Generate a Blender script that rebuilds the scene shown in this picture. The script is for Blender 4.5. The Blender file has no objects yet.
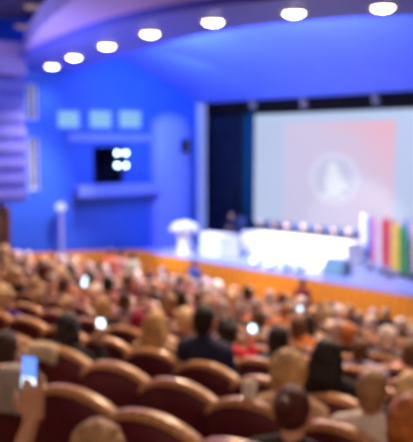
import bpy, bmesh, math, random
from mathutils import Vector, Matrix
random.seed(11)
SC = bpy.context.scene
COL = SC.collection
PI = math.pi

# ------------------------------------------------------------------ camera
F = 750.0
PITCH = math.radians(5.79)
CAM = Vector((0, 0, 4.75))
cd = bpy.data.cameras.new('camera')
cd.sensor_fit = 'HORIZONTAL'; cd.sensor_width = 36.0; cd.lens = 36.0 * F / 413.0
cd.clip_start = 0.05; cd.clip_end = 200
cd.dof.use_dof = True; cd.dof.focus_distance = 0.75
cd.dof.aperture_fstop = (cd.lens / 1000) / 0.0094
cam = bpy.data.objects.new('camera', cd); COL.objects.link(cam)
cam.location = CAM; cam.rotation_euler = (PI / 2 - PITCH, 0, 0)
SC.camera = cam
SC.view_settings.view_transform = 'Standard'; SC.view_settings.look = 'None'
SC.view_settings.gamma = 1; SC.view_settings.exposure = 0.0
SC.view_settings.use_curve_mapping = False
SC.cycles.use_denoising = True
SC.cycles.max_bounces = 5
SC.cycles.sample_clamp_indirect = 4

def ray(px, py):
    f = Vector((0, math.cos(PITCH), -math.sin(PITCH))); up = Vector((0, math.sin(PITCH), math.cos(PITCH)))
    return f + Vector((1, 0, 0)) * ((px - 206.5) / F) + up * ((221 - py) / F)

def project(p):
    q = Vector(p) - CAM
    f = Vector((0, math.cos(PITCH), -math.sin(PITCH))); up = Vector((0, math.sin(PITCH), math.cos(PITCH)))
    d = q.dot(f)
    return 206.5 + F * q.x / d, 221 - F * q.dot(up) / d

# stage frame: u along the stage edge (to the near right), w into the stage
TH = math.radians(46.9)
SU = Vector((math.cos(TH), -math.sin(TH), 0)); SW = Vector((math.sin(TH), math.cos(TH), 0))
SO = Vector((0, 24.4, 0))
ROT = -TH
def S(u, w, z): return SO + SU * u + SW * w + Vector((0, 0, z))
def hit_w(px, py, w):
    r = ray(px, py); t = (SW.dot(SO) + w - SW.dot(CAM)) / SW.dot(r); p = CAM + r * t
    return (p - SO).dot(SU), p.z
UW = -3.85
def hit_wall(px, py, u=UW):
    r = ray(px, py); t = (SU.dot(SO) + u - SU.dot(CAM)) / SU.dot(r); p = CAM + r * t
    return (p - SO).dot(SW), p.z
def hit_z(px, py, z):
    r = ray(px, py); t = (z - CAM.z) / r.z; return CAM + r * t

# ------------------------------------------------------------------ materials
MATS = {}
def mat(name, col, rough=.6, noise=.12, scale=8.0, metal=0.0, spec=.4, bump=0.0, sheen=0.0):
    if name in MATS: return MATS[name]
    m = bpy.data.materials.new(name); m.use_nodes = True
    nt = m.node_tree; b = nt.nodes['Principled BSDF']
    b.inputs['Roughness'].default_value = rough; b.inputs['Metallic'].default_value = metal
    b.inputs['Specular IOR Level'].default_value = spec
    if sheen: b.inputs['Sheen Weight'].default_value = sheen
    tc = nt.nodes.new('ShaderNodeTexCoord'); n = nt.nodes.new('ShaderNodeTexNoise')
    n.inputs['Scale'].default_value = scale; n.inputs['Detail'].default_value = 3
    nt.links.new(tc.outputs['Object'], n.inputs['Vector'])
    r = nt.nodes.new('ShaderNodeValToRGB')
    r.color_ramp.elements[0].position = .3; r.color_ramp.elements[1].position = .7
    r.color_ramp.elements[0].color = tuple(max(0, c * (1 - noise)) for c in col) + (1,)
    r.color_ramp.elements[1].color = tuple(min(1, c * (1 + noise)) for c in col) + (1,)
    nt.links.new(n.outputs['Fac'], r.inputs['Fac']); nt.links.new(r.outputs['Color'], b.inputs['Base Color'])
    if bump:
        bp = nt.nodes.new('ShaderNodeBump'); bp.inputs['Strength'].default_value = bump
        nt.links.new(n.outputs['Fac'], bp.inputs['Height']); nt.links.new(bp.outputs['Normal'], b.inputs['Normal'])
    MATS[name] = m
    return m
def hair_mat(name, col):
    if name in MATS: return MATS[name]
    m = mat(name, col, .5, .3, 9); nt = m.node_tree; b = nt.nodes['Principled BSDF']
    tc = nt.nodes.new('ShaderNodeTexCoord'); mp = nt.nodes.new('ShaderNodeMapping'); mp.inputs['Scale'].default_value = (70, 70, 9)
    n = nt.nodes.new('ShaderNodeTexNoise'); n.inputs['Scale'].default_value = 1.6; n.inputs['Detail'].default_value = 3
    bp = nt.nodes.new('ShaderNodeBump'); bp.inputs['Strength'].default_value = .8; bp.inputs['Distance'].default_value = .012
    nt.links.new(tc.outputs['Object'], mp.inputs['Vector']); nt.links.new(mp.outputs['Vector'], n.inputs['Vector'])
    nt.links.new(n.outputs['Fac'], bp.inputs['Height']); nt.links.new(bp.outputs['Normal'], b.inputs['Normal'])
    return m
def wood(name, c1, c2, scale=3.0, rough=.45):
    if name in MATS: return MATS[name]
    m = bpy.data.materials.new(name); m.use_nodes = True
    nt = m.node_tree; b = nt.nodes['Principled BSDF']; b.inputs['Roughness'].default_value = rough
    tc = nt.nodes.new('ShaderNodeTexCoord'); w = nt.nodes.new('ShaderNodeTexWave')
    w.inputs['Scale'].default_value = scale; w.inputs['Distortion'].default_value = 6; w.inputs['Detail'].default_value = 2
    nt.links.new(tc.outputs['Object'], w.inputs['Vector'])
    r = nt.nodes.new('ShaderNodeValToRGB')
    r.color_ramp.elements[0].color = c1 + (1,); r.color_ramp.elements[1].color = c2 + (1,)
    nt.links.new(w.outputs['Fac'], r.inputs['Fac']); nt.links.new(r.outputs['Color'], b.inputs['Base Color'])
    MATS[name] = m
    return m
def emit(name, col, strength):
    if name in MATS: return MATS[name]
    m = bpy.data.materials.new(name); m.use_nodes = True
    nt = m.node_tree; b = nt.nodes['Principled BSDF']
    b.inputs['Base Color'].default_value = (.02, .02, .02, 1)
    tc = nt.nodes.new('ShaderNodeTexCoord'); n = nt.nodes.new('ShaderNodeTexNoise'); n.inputs['Scale'].default_value = 2
    nt.links.new(tc.outputs['Object'], n.inputs['Vector'])
    r = nt.nodes.new('ShaderNodeValToRGB')
    r.color_ramp.elements[0].color = tuple(c * .93 for c in col) + (1,); r.color_ramp.elements[1].color = tuple(col) + (1,)
    nt.links.new(n.outputs['Fac'], r.inputs['Fac']); nt.links.new(r.outputs['Color'], b.inputs['Emission Color'])
    b.inputs['Emission Strength'].default_value = strength
    MATS[name] = m
    return m

# ------------------------------------------------------------------ mesh helpers
def new_mesh(name, bm, smooth=False):
    me = bpy.data.meshes.new(name); bm.normal_update(); bm.to_mesh(me); bm.free()
    if smooth:
        for p in me.polygons: p.use_smooth = True
    return me
def obj(name, data, m=None, parent=None, loc=(0, 0, 0), rz=0, smooth=False, objmat=False):
    if isinstance(data, bmesh.types.BMesh): data = new_mesh(name, data, smooth)
    o = bpy.data.objects.new(name, data); COL.objects.link(o)
    o.location = loc; o.rotation_euler = (0, 0, rz)
    if parent: o.parent = parent
    if m is not None:
        if objmat:
            if not data.materials: data.materials.append(None)
            o.material_slots[0].link = 'OBJECT'; o.material_slots[0].material = m
        elif not data.materials: data.materials.append(m)
    return o
def thing(name, label, cat, loc=(0, 0, 0), rz=0, group=None):
    o = bpy.data.objects.new(name, None); COL.objects.link(o)
    o.location = loc; o.rotation_euler = (0, 0, rz); o.empty_display_size = .1
    return tag(o, label, cat, group)
def tag(o, label, cat, group=None):
    o['label'] = label; o['category'] = cat
    if group: o['group'] = group
    return o
def struct(name, bm, m, loc=(0, 0, 0), rz=0, smooth=False):
    o = obj(name, bm, m, None, loc, rz, smooth); o['kind'] = 'structure'; return o
def box(bm, c, s, rot=None, bevel=0.0):
    r = bmesh.ops.create_cube(bm, size=1.0)
    M = Matrix.Translation(c) @ (rot if rot else Matrix()) @ Matrix.Diagonal((s[0], s[1], s[2], 1))
    bmesh.ops.transform(bm, matrix=M, verts=r['verts'])
    if bevel:
        ed = list({e for v in r['verts'] for e in v.link_edges})
        bmesh.ops.bevel(bm, geom=ed, offset=bevel, segments=2, affect='EDGES', profile=.6)
def B(c, s, bevel=0.0, rot=None):
    bm = bmesh.new(); box(bm, c, s, rot, bevel); return bm
def align(d):
    return Vector((0, 0, 1)).rotation_difference(Vector(d)).to_matrix().to_4x4()
def cyl(bm, p1, p2, r1, r2=None, seg=20):
    p1, p2 = Vector(p1), Vector(p2); r2 = r1 if r2 is None else r2; d = p2 - p1
    r = bmesh.ops.create_cone(bm, cap_ends=True, segments=seg, radius1=r1, radius2=r2, depth=d.length)
    bmesh.ops.transform(bm, matrix=Matrix.Translation((p1 + p2) / 2) @ align(d), verts=r['verts'])
def CY(p1, p2, r1, r2=None, seg=20):
    bm = bmesh.new(); cyl(bm, p1, p2, r1, r2, seg); return bm
_UV = {}
def ball(bm, c, s, seg=18, rot=None):
    """ellipsoid built from a cached sphere grid"""
    if seg not in _UV:
        v = max(4, seg * 2 // 3)
        P = [Vector((0, 0, 1))] + [Vector((math.sin(PI * j / v) * math.cos(2 * PI * i / seg), math.sin(PI * j / v) * math.sin(2 * PI * i / seg), math.cos(PI * j / v))) for j in range(1, v) for i in range(seg)] + [Vector((0, 0, -1))]
        Fc = [(0, 1 + i, 1 + (i + 1) % seg) for i in range(seg)]
        for j in range(v - 2):
            a = 1 + j * seg
            Fc += [(a + i, a + seg + i, a + seg + (i + 1) % seg, a + (i + 1) % seg) for i in range(seg)]
        a = 1 + (v - 2) * seg; Fc += [(len(P) - 1, a + (i + 1) % seg, a + i) for i in range(seg)]
        _UV[seg] = (P, Fc)
    P, Fc = _UV[seg]
    s = (s, s, s) if isinstance(s, (int, float)) else s
    M = Matrix.Translation(c) @ (rot if rot else Matrix()) @ Matrix.Diagonal((s[0], s[1], s[2], 1))
    vs = [bm.verts.new(M @ p) for p in P]
    for f in Fc: bm.faces.new([vs[k] for k in f])
def capsule(bm, p1, r1, p2, r2):
    p1, p2 = Vector(p1), Vector(p2)
    ball(bm, p1, r1, 12); ball(bm, p2, r2, 12)
    if (p2 - p1).length > 1e-4: cyl(bm, p1, p2, r1, r2, 14)
def chain(bm, pts):
    for (a, ra), (b, rb) in zip(pts, pts[1:]): capsule(bm, a, ra, b, rb)
def lathe(bm, prof, c=(0, 0, 0), seg=28):
    rings = []
    for r, z in prof:
        rings.append([bm.verts.new((c[0] + r * math.cos(2 * PI * i / seg), c[1] + r * math.sin(2 * PI * i / seg), c[2] + z)) for i in range(seg)])
    for a, b in zip(rings, rings[1:]):
        for i in range(seg): bm.faces.new((a[i], a[(i + 1) % seg], b[(i + 1) % seg], b[i]))
    bm.faces.new(rings[0][::-1]); bm.faces.new(rings[-1])
def extrude_poly(bm, pts, vec):
    a = [bm.verts.new(p) for p in pts]; b = [bm.verts.new(Vector(p) + Vector(vec)) for p in pts]
    n = len(pts)
    bm.faces.new(a); bm.faces.new(b[::-1])
    for i in range(n): bm.faces.new((a[i], b[i], b[(i + 1) % n], a[(i + 1) % n]))
    bmesh.ops.recalc_face_normals(bm, faces=bm.faces[:])
def fuse(name, bm, voxel, smooth=4):
    """union of overlapping solids -> one continuous smooth surface"""
    me = new_mesh(name, bm); o = bpy.data.objects.new('fuse', me); COL.objects.link(o)
    r = o.modifiers.new('r', 'REMESH'); r.mode = 'VOXEL'; r.voxel_size = voxel; r.use_smooth_shade = True
    s = o.modifiers.new('s', 'SMOOTH'); s.factor = .5; s.iterations = smooth
    dg = bpy.context.evaluated_depsgraph_get()
    out = bpy.data.meshes.new_from_object(o.evaluated_get(dg)); out.name = name
    bpy.data.objects.remove(o); bpy.data.meshes.remove(me)
    for p in out.polygons: p.use_smooth = True
    return out

# ------------------------------------------------------------------ room materials
M_BLUE = mat('blue_wall_paint', (.018, .098, .62), .55, .06, 2)
M_BLUE2 = mat('pale_blue_wall_paint', (.14, .22, .84), .55, .06, 2)
M_LAV = mat('lavender_ceiling_paint', (.36, .33, .78), .6, .05, 1.5)
M_NAVY = mat('dark_navy_paint', (.012, .014, .07), .7, .1, 2)
M_GREY = mat('pale_grey_paint', (.45, .52, .66), .6, .06, 2)
M_BLACK = mat('black_metal', (.012, .012, .016), .5, .1, 6)
M_CURT = mat('dark_stage_curtain', (.014, .036, .13), .9, .25, 3)
M_CURT2 = mat('teal_blue_stage_curtain', (.004, .17, .42), .9, .2, 3)
M_STAGE = mat('stage_floor_vinyl', (.30, .36, .66), .35, .08, 2)
M_ORANGE = wood('orange_wood_panelling', (.70, .25, .018), (.82, .33, .03), 1.2)
M_FLOOR = wood('brown_orange_floor', (.22, .075, .022), (.30, .11, .035), 2.0, .5)
M_WHITE = mat('white_cloth', (.86, .86, .88), .8, .04, 6)
M_WPAINT = mat('white_paint', (.8, .8, .82), .5, .04, 4)
M_RAIL = wood('tan_wood_rail', (.52, .27, .13), (.66, .37, .19), 6.0, .35)
M_UPH = mat('burgundy_upholstery', (.070, .008, .016), .85, .25, 30, sheen=.15)
M_SHELL = mat('dark_burgundy_seat_back', (.095, .009, .024), .6, .2, 14)
M_IRON = mat('dark_iron', (.03, .025, .025), .5, .15, 12)

# ------------------------------------------------------------------ seat rows
def theta(k): return math.radians(40 + 6.9 * min(1, max(0, (k - 1) / 15)))
ROWY = {}
y = 3.17
for k in range(1, 18):
    ROWY[k] = y; y += .87 / math.cos(theta(k + .5))
ROWY[0] = ROWY[1] - .87 / math.cos(theta(.5)); ROWY[-1] = ROWY[0] - .87 / math.cos(theta(0))
ROWY[18] = y
CROWN = 1.05
def crown_z(k): return CAM.z - 1.25 - .185 * (k - 1) - .028 * max(0, k - 12)
def floor_z(k): return crown_z(k) - CROWN
SAW = math.radians(12)
def face(k): return theta(k) - SAW
def row_dir(k): a = theta(k); return Vector((math.cos(a), -math.sin(a), 0)), Vector((math.sin(a), math.cos(a), 0))
def row_pt(k, s, off=0.0, dz=0.0):
    rd, rn = row_dir(k); return Vector((0, ROWY[k], floor_z(k) + dz)) + rd * s + rn * off
def s_at_px(k, px, off=0.0):
    """lateral coordinate on row k (shifted forward by off) seen in column px"""
    rd, rn = row_dir(k); r = ray(px, 300); base = Vector((0, ROWY[k], 0)) + rn * off
    # base + rd*s = t*r in the ground plane
    den = rd.x * r.y - rd.y * r.x
    return (r.x * base.y - r.y * base.x) / den

def seat_pt(k, s, lx, ly, dz=0.0):
    a = face(k); return row_pt(k, s, 0, dz) + Vector((math.cos(a), -math.sin(a), 0)) * lx + Vector((math.sin(a), math.cos(a), 0)) * ly
def s_for(k, px, lx, ly):
    """row coordinate of a seat whose local point (lx, ly) shows in column px"""
    s = s_at_px(k, px, ly)
    for _ in range(6):
        d = seat_pt(k, s, lx, ly, 1.1); e = px - project(d)[0]
        s += e * d.y / F / .75
    return s
# stepped floor
bm = bmesh.new()
def fp(k, s, back): 
    return row_pt(k, s, back)
LEFT, RIGHT = -14.0, 14.0
prev = None
for k in range(-1, 18):
    z = floor_z(k)
    a = [row_pt(k, LEFT, -.13), row_pt(k, RIGHT, -.13)]
    if k < 17:
        b = [row_pt(k + 1, LEFT, -.13), row_pt(k + 1, RIGHT, -.13)]
    else:
        b = [S(-10, .05, 0), S(20, .05, 0)]
    for p in a + b: p.z = z
    va = [bm.verts.new(p) for p in a]; vb = [bm.verts.new(p) for p in b]
    bm.faces.new((va[0], va[1], vb[1], vb[0]))
    if prev: bm.faces.new((prev[0], prev[1], va[1], va[0]))
    prev = vb
bmesh.ops.recalc_face_normals(bm, faces=bm.faces[:])
struct('floor', bm, M_FLOOR)
FZ = floor_z(17)

# ------------------------------------------------------------------ stage
SZ = .95
bm = bmesh.new()
pts = [(-3.85, 0), (14, 0), (14, 9), (-5.5, 9), (-5.5, 3.1), (-3.85, 3.1)]
a = [bm.verts.new(S(u, w, SZ)) for u, w in pts]; bm.faces.new(a)
b = [bm.verts.new(S(u, w, SZ - .06)) for u, w in pts]
for i in range(len(pts)): bm.faces.new((a[i], b[i], b[(i + 1) % len(pts)], a[(i + 1) % len(pts)]))
bmesh.ops.recalc_face_normals(bm, faces=bm.faces[:])
struct('floor_stage', bm, M_STAGE)
bm = bmesh.new()
L = 17.85
box(bm, (L / 2 - 3.85, .06, (SZ - .06 + FZ) / 2), (L, .12, SZ - .06 - FZ))
o = struct('wall_stage_front', bm, M_ORANGE, S(0, 0, 0), ROT)
# wood kerb running from the stage along the left wall
bm = bmesh.new()
prof = []
for i in range(13):
    t = i / 12; w = -4.6 * t; u = UW + .9 * (1 - t) ** 2.2 + .14; z = SZ + .02 + .28 * t
    prof.append((u, w, z))
for i in range(12):
    (u0, w0, z0), (u1, w1, z1) = prof[i], prof[i + 1]
    q = [bm.verts.new(S(u0, w0, FZ)), bm.verts.new(S(u1, w1, FZ)), bm.verts.new(S(u1, w1, z1)), bm.verts.new(S(u0, w0, z0)),
         bm.verts.new(S(UW - .02, w1, z1)), bm.verts.new(S(UW - .02, w0, z0))]
    bm.faces.new(q[:4]); bm.faces.new((q[3], q[2], q[4], q[5]))
bmesh.ops.remove_doubles(bm, verts=bm.verts[:], dist=.001); bmesh.ops.recalc_face_normals(bm, faces=bm.faces[:])
struct('trim_1', bm, M_ORANGE)

# ------------------------------------------------------------------ left wall
TOP = 9.4
def wallbox(name, w0, w1, z0, z1, thick, m, out=0.0):
    """box lying on the left wall; out = how far its face stands in front of the wall plane"""
    bm = bmesh.new(); box(bm, (0, 0, 0), (thick, abs(w1 - w0), z1 - z0))
    return bm, S(UW + out - thick / 2, (w0 + w1) / 2, (z0 + z1) / 2)
wl0, zt = hit_wall(93, 147); wl1, zb = hit_wall(124, 185)          # loggia opening
zl = hit_wall(108, 147)[1]; zlb = hit_wall(108, 184)[1]
wins = []
for cx in (69.5, 101.5, 131):
    a0, z1 = hit_wall(cx - 12, 110); a1, z0 = hit_wall(cx + 11.5, 128.5); z1 = hit_wall(cx, 110)[1]; z0 = hit_wall(cx, 128.5)[1]
    wins.append((a0, a1, z0, z1))
g0, gz1 = hit_wall(26, 84); g1, gz0 = hit_wall(38, 120); gz3 = hit_wall(32, 138)[1]; gz2 = hit_wall(32, 190)[1]
wins.append((g0, g1, gz0, gz1)); wins.append((g0, g1, gz2, gz3))
holes = wins[:] + [(wl0, wl1, zlb, zl)]
ws = sorted({-12.0, 3.1} | {h[0] for h in holes} | {h[1] for h in holes})
zs = sorted({FZ, TOP} | {h[2] for h in holes} | {h[3] for h in holes})
bm = bmesh.new()
for a, b in zip(ws, ws[1:]):
    for c, d in zip(zs, zs[1:]):
        mw, mz = (a + b) / 2, (c + d) / 2
        if any(h[0] < mw < h[1] and h[2] < mz < h[3] for h in holes): continue
        box(bm, ((a + b) / 2, 0, (c + d) / 2), (b - a, .3, d - c))
bmesh.ops.transform(bm, matrix=Matrix.Rotation(PI / 2, 4, 'Z'), verts=bm.verts[:])
struct('wall_left', bm, M_BLUE, S(UW - .15, 0, 0), ROT)
M_PANE = emit('pale_cyan_lit_glass', (.24, .52, .80), .95)
M_DGLASS = mat('dark_window_glass', (.02, .04, .07), .15, .2, 1)
M_FRAMEB = mat('blue_window_frame', (.16, .26, .80), .5, .05, 3)
for i, (a, b, c, d) in enumerate(wins):
    bm = bmesh.new(); t = .05
    for (yy, zz, sy, sz) in ((a + t / 2, (c + d) / 2, t, d - c), (b - t / 2, (c + d) / 2, t, d - c), ((a + b) / 2, c + t / 2, b - a, t), ((a + b) / 2, d - t / 2, b - a, t)):
        box(bm, (0, yy, zz), (.1, sy, sz))
    if i >= 3:
        box(bm, (0, (a + b) / 2, (c + d) / 2), (.08, .06, d - c))
    f = struct('window_%d' % (i + 1), bm, M_FRAMEB if i < 3 else M_GREY, S(UW - .08, 0, 0), ROT)
    p = obj('window_pane', B((0, (a + b) / 2, (c + d) / 2), (.02, b - a - .06, d - c - .06)), M_PANE if i < 3 else M_DGLASS, f)
# loggia: dark box behind the opening
bm = bmesh.new(); cw, cz, lw, lz = (wl0 + wl1) / 2, (zl + zlb) / 2, wl1 - wl0, zl - zlb
for c, s in (((-1.6, cw, cz), (.05, lw + .2, lz + .2)), ((-.85, wl0 - .03, cz), (1.5, .06, lz + .2)), ((-.85, wl1 + .03, cz), (1.5, .06, lz + .2)),
             ((-.85, cw, zlb - .03), (1.5, lw, .06)), ((-.85, cw, zl + .03), (1.5, lw, .06))): box(bm, c, s)
struct('wall_loggia', bm, M_NAVY, S(UW, 0, 0), ROT)
# ledge under the loggia
e0 = hit_wall(72, 186)[0]; e1 = hit_wall(152, 186)[0]; ez = hit_wall(108, 184)[1]; ez0 = hit_wall(108, 195)[1]
bm = bmesh.new(); box(bm, (.25, (e0 + e1) / 2, (ez + ez0) / 2), (.5, e1 - e0, ez - ez0), bevel=.03)
struct('trim_2', bm, M_BLUE2, S(UW, 0, 0), ROT)
# cornice band above the loggia
bm = bmesh.new(); box(bm, (.06, (e0 + e1) / 2, hit_wall(108, 138)[1]), (.12, e1 - e0 + .3, .28))
struct('trim_3', bm, M_BLUE2, S(UW, 0, 0), ROT)
# rounded bay between loggia and proscenium
b0 = hit_wall(150, 190)[0]; bz1 = hit_wall(165, 128)[1]
bm = bmesh.new()
R0 = .95
n = 16; lo = []; hi = []
for i in range(n + 1):
    a = PI * i / n
    lo.append((R0 * .62 * math.sin(a), b0 + R0 * (1 - math.cos(a)), SZ)); hi.append((R0 * .62 * math.sin(a), b0 + R0 * (1 - math.cos(a)), bz1))
vl = [bm.verts.new(p) for p in lo]; vh = [bm.verts.new(p) for p in hi]
for i in range(n): bm.faces.new((vl[i], vl[i + 1], vh[i + 1], vh[i]))
# domed top of the bay
for f_, dz in ((.82, .32), (.5, .52)):
    vn = [bm.verts.new((v.co.x * 0 + p[0] * f_, b0 + R0 + (p[1] - b0 - R0) * f_, bz1 + dz)) for v, p in zip(vh, hi)]
    for i in range(n): bm.faces.new((vh[i], vh[i + 1], vn[i + 1], vn[i]))
    vh = vn
apex = bm.verts.new((0, b0 + R0, bz1 + .6))
for i in range(n): bm.faces.new((vh[i], vh[i + 1], apex))
bmesh.ops.recalc_face_normals(bm, faces=bm.faces[:])
struct('wall_bay', bm, M_BLUE2, S(UW, 0, 0), ROT, smooth=True)
# niche disc on the bay
t = thing('wall_speaker', 'small dark loudspeaker on the rounded blue bay beside the stage opening', 'loudspeaker', S(UW + R0 * .62 - .02, b0 + R0 + .2, hit_wall(178, 146)[1]), ROT)
obj('speaker_box', B((.1, 0, 0), (.2, .3, .5), .02), M_BLACK, t); obj('speaker_cone', CY((.2, 0, -.08), (.215, 0, -.08), .1), M_IRON, t); obj('bracket', B((-.05, 0, 0), (.14, .08, .1)), M_IRON, t)

# ------------------------------------------------------------------ proscenium wall (w = 3.1), opening, header
PW = 3.1
uj0 = hit_w(191, 170, PW)[0]; uj = hit_w(199, 170, PW)[0]
zh = hit_w(230, 103, PW)[1]; zh = 6.36
bm = bmesh.new()
box(bm, ((UW - .4 + uj0) / 2, .2, (SZ + TOP) / 2), (uj0 - UW + .4, .4, TOP - SZ))
box(bm, ((uj0 + 14) / 2, .2, (zh + TOP) / 2), (14 - uj0, .4, TOP - zh))
struct('wall_proscenium', bm, M_BLUE, S(0, PW, 0), ROT)
bm = bmesh.new(); box(bm, ((uj0 + uj) / 2, .2, (SZ + zh) / 2), (uj - uj0, .42, zh - SZ), bevel=.02)
struct('trim_4', bm, M_GREY, S(0, PW, 0), ROT)
# back wall of stage
bm = bmesh.new(); box(bm, (4.5, 0, 4.5), (20, .2, 9)); struct('wall_stage_back', bm, M_NAVY, S(0, 8.0, 0), ROT)
bm = bmesh.new(); box(bm, (4.5, 0, 0), (20, 5, .1)); struct('ceiling_stage', bm, M_NAVY, S(0, 5.6, 8.2), ROT)

# ------------------------------------------------------------------ ceiling
HS = 2.5
LIGHTS = [(52, 65), (74, 56), (107, 44.5), (150, 32), (213, 20), (294, 11), (383, 5.5)]
curve = [hit_z(px, py, CAM.z + HS) for px, py in LIGHTS]
def extend(cv):
    a = cv[0] + (cv[0] - cv[1]) * .85
    b1 = cv[-1] + (cv[-1] - cv[-2]) * 1.0 + Vector((0, .35, 0)); b2 = b1 + (b1 - cv[-1]) + Vector((0, .4, 0))
    return [a] + cv + [b1, b2]
curve = extend(curve)
def catmull(P, n=6):
    out = []
    Q = [P[0] * 2 - P[1]] + P + [P[-1] * 2 - P[-2]]
    for i in range(1, len(Q) - 2):
        for j in range(n):
            t = j / n
            out.append(.5 * ((2 * Q[i]) + (Q[i + 1] - Q[i - 1]) * t + (2 * Q[i - 1] - 5 * Q[i] + 4 * Q[i + 1] - Q[i + 2]) * t * t + (3 * Q[i] - Q[i - 1] - 3 * Q[i + 1] + Q[i + 2]) * t ** 3))
    out.append(P[-1]); return out
fine = catmull(curve)
def offs(cv, d):
    out = []
    for i, p in enumerate(cv):
        t = (cv[min(i + 1, len(cv) - 1)] - cv[max(i - 1, 0)]).normalized(); nrm = Vector((-t.y, t.x, 0))
        if nrm.y < 0: nrm = -nrm
        out.append(p + nrm * d)
    return out
outer = offs(fine, 1.15); inner = offs(fine, -1.15)
def strip(bm, A, Bv, closed=False):
    va = [bm.verts.new(p) for p in A]; vb = [bm.verts.new(p) for p in Bv]
    for i in range(len(A) - 1): bm.faces.new((va[i], va[i + 1], vb[i + 1], vb[i]))
# light band (soffit that carries the lamps, blue light put into its colour) with its up-turned lip
bm = bmesh.new()
strip(bm, inner, outer); strip(bm, outer, [p + Vector((0, 0, .5)) for p in outer])
strip(bm, [p + Vector((0, 0, .16)) for p in inner], inner)
bmesh.ops.remove_doubles(bm, verts=bm.verts[:], dist=.001); bmesh.ops.recalc_face_normals(bm, faces=bm.faces[:])
struct('trim_5', bm, mat('blue_lit_soffit', (.10, .15, .80), .55, .05, 2), smooth=False)
# lavender ceiling: from the band back over the audience; its left side ends in an arc
bm = bmesh.new()
edge = [hit_z(px, py, CAM.z + HS + .16) for px, py in ((24, 58), (26, 50), (32, 40), (42, 27), (55, 14), (72, 0))]
edge.append(edge[-1] + (edge[-1] - edge[-2]) * 2.5); edge.append(Vector((edge[-1].x + .8, -3, CAM.z + HS + .16)))
loop = [p + Vector((0, 0, .16)) for p in inner]
loop = [p for p in loop if p.x > edge[0].x + .05]
poly = edge[::-1] + loop + [Vector((18, -3, CAM.z + HS + .16))]
vs = [bm.verts.new(p) for p in poly]; bm.faces.new(vs)
up = [bm.verts.new(p + Vector((0, 0, .5))) for p in edge[::-1]]
for i in range(len(up) - 1): bm.faces.new((vs[i], vs[i + 1], up[i + 1], up[i]))
bmesh.ops.triangulate(bm, faces=[f for f in bm.faces if len(f.verts) > 4])
struct('ceiling', bm, M_LAV)
# higher dark ceiling at the far left
bm = bmesh.new(); box(bm, (-10.2, 9.5, CAM.z + 3.65), (14, 25, .1)); struct('ceiling_upper', bm, mat('black_blue_ceiling_paint', (.008, .009, .05), .7, .1, 2))
# blue cove rising from the stage header to above the lamp band
bm = bmesh.new()
rows = []
for j in range(9):
    t = j / 8
    row = []
    for i in range(25):
        u = UW - .1 + (13.5 - UW) * i / 24
        w = PW - .01 - 9.2 * t; z = zh + (2.95) * (t ** .8)
        row.append(bm.verts.new(S(u, w, z)))
    rows.append(row)
for a, b in zip(rows, rows[1:]):
    for i in range(24): bm.faces.new((a[i], a[i + 1], b[i + 1], b[i]))
struct('ceiling_cove', bm, mat('blue_cove_paint', (.09, .17, .82), .55, .05, 1.5), smooth=True)

# recessed lamps in the band
M_LAMP = emit('warm_white_lamp', (1.0, .86, .66), 16)
M_DIM = emit('dim_lamp', (.8, .5, .5), .35)
M_RING = mat('white_lamp_ring', (.75, .72, .75), .4, .05, 5)
NAMES = ['nearest the slatted blue box at far left', 'second from the far left end', 'above the middle pale window', 'above the rounded blue bay', 'above the left stage jamb', 'above the projected emblem', 'at the right end of the arc']
def downlight(p, label, lamp_m, group, r=.36, ring=None):
    t = thing('ceiling_downlight', label, 'ceiling light', p, 0, group)
    bm = bmesh.new(); lathe(bm, [(r + .07, .0), (r + .07, -.03), (r, -.045), (r - .01, -.01)]); obj('trim_ring', bm, ring or M_RING, t)
    bm = bmesh.new(); lathe(bm, [(r - .01, -.012), (r * .92, -.05), (r * .65, -.09), (r * .25, -.11)]); obj('lens', bm, lamp_m, t, smooth=True)
for (px, py), nm in zip(LIGHTS, NAMES):
    p = hit_z(px, py, CAM.z + HS); downlight(p, 'glowing round ceiling lamp %s' % nm, M_LAMP, 'lit lamps along the ceiling edge', .20)
    l = bpy.data.lights.new('lamp', 'SPOT'); l.energy = 160; l.color = (1, .80, .60); l.spot_size = 2.4; l.spot_blend = .6; l.shadow_soft_size = .25
    lo_ = bpy.data.objects.new('lamp', l); COL.objects.link(lo_); lo_.location = p - Vector((0, 0, .15))
for (px, py), nm in (((33, 5), 'upper dim round lamp on the dark ceiling at far left'), ((22.5, 25), 'lower dim round lamp on the dark ceiling at far left')):
    p = hit_z(px, py, CAM.z + 3.59); downlight(p, nm, M_DIM, None, .26, M_IRON)

# ------------------------------------------------------------------ left box with slatted front
UB = UW + 1.3
we = hit_wall(25, 150, UB)[0]; zt_ = hit_wall(12, 50, UB)[1]; zm = hit_wall(12, 76, UB)[1]; zb_ = hit_wall(12, 203, UB)[1]
w00 = we - 4.5
M_SLAT = mat('lavender_slat', (.16, .17, .62), .5, .06, 3); M_SLATD = mat('lavender_backing', (.11, .12, .55), .6, .06, 3)
bm = bmesh.new(); box(bm, (-.65, (w00 + we) / 2, (zm + zb_) / 2), (1.3, we - w00, zm - zb_ - .05), bevel=.02)
sb = struct('wall_side_box', bm, M_SLATD, S(UB, 0, 0), ROT)
nS = 8; hh = (zm - zb_ - .1) / nS
bm = bmesh.new()
for i in range(nS):
    box(bm, (.02, (w00 + we) / 2, zb_ + .05 + (i + .5) * hh), (.07, we - w00 + .04, hh * .62), bevel=.012)
obj('slats', bm, M_SLAT, sb)
bm = bmesh.new(); box(bm, (-.6, (w00 + we) / 2 + .02, (zt_ + zm) / 2 + .14), (1.4, we - w00 + .1, zt_ - zm + .2), bevel=.03)
struct('trim_6', bm, M_LAV, S(UB, 0, 0), ROT)
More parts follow.
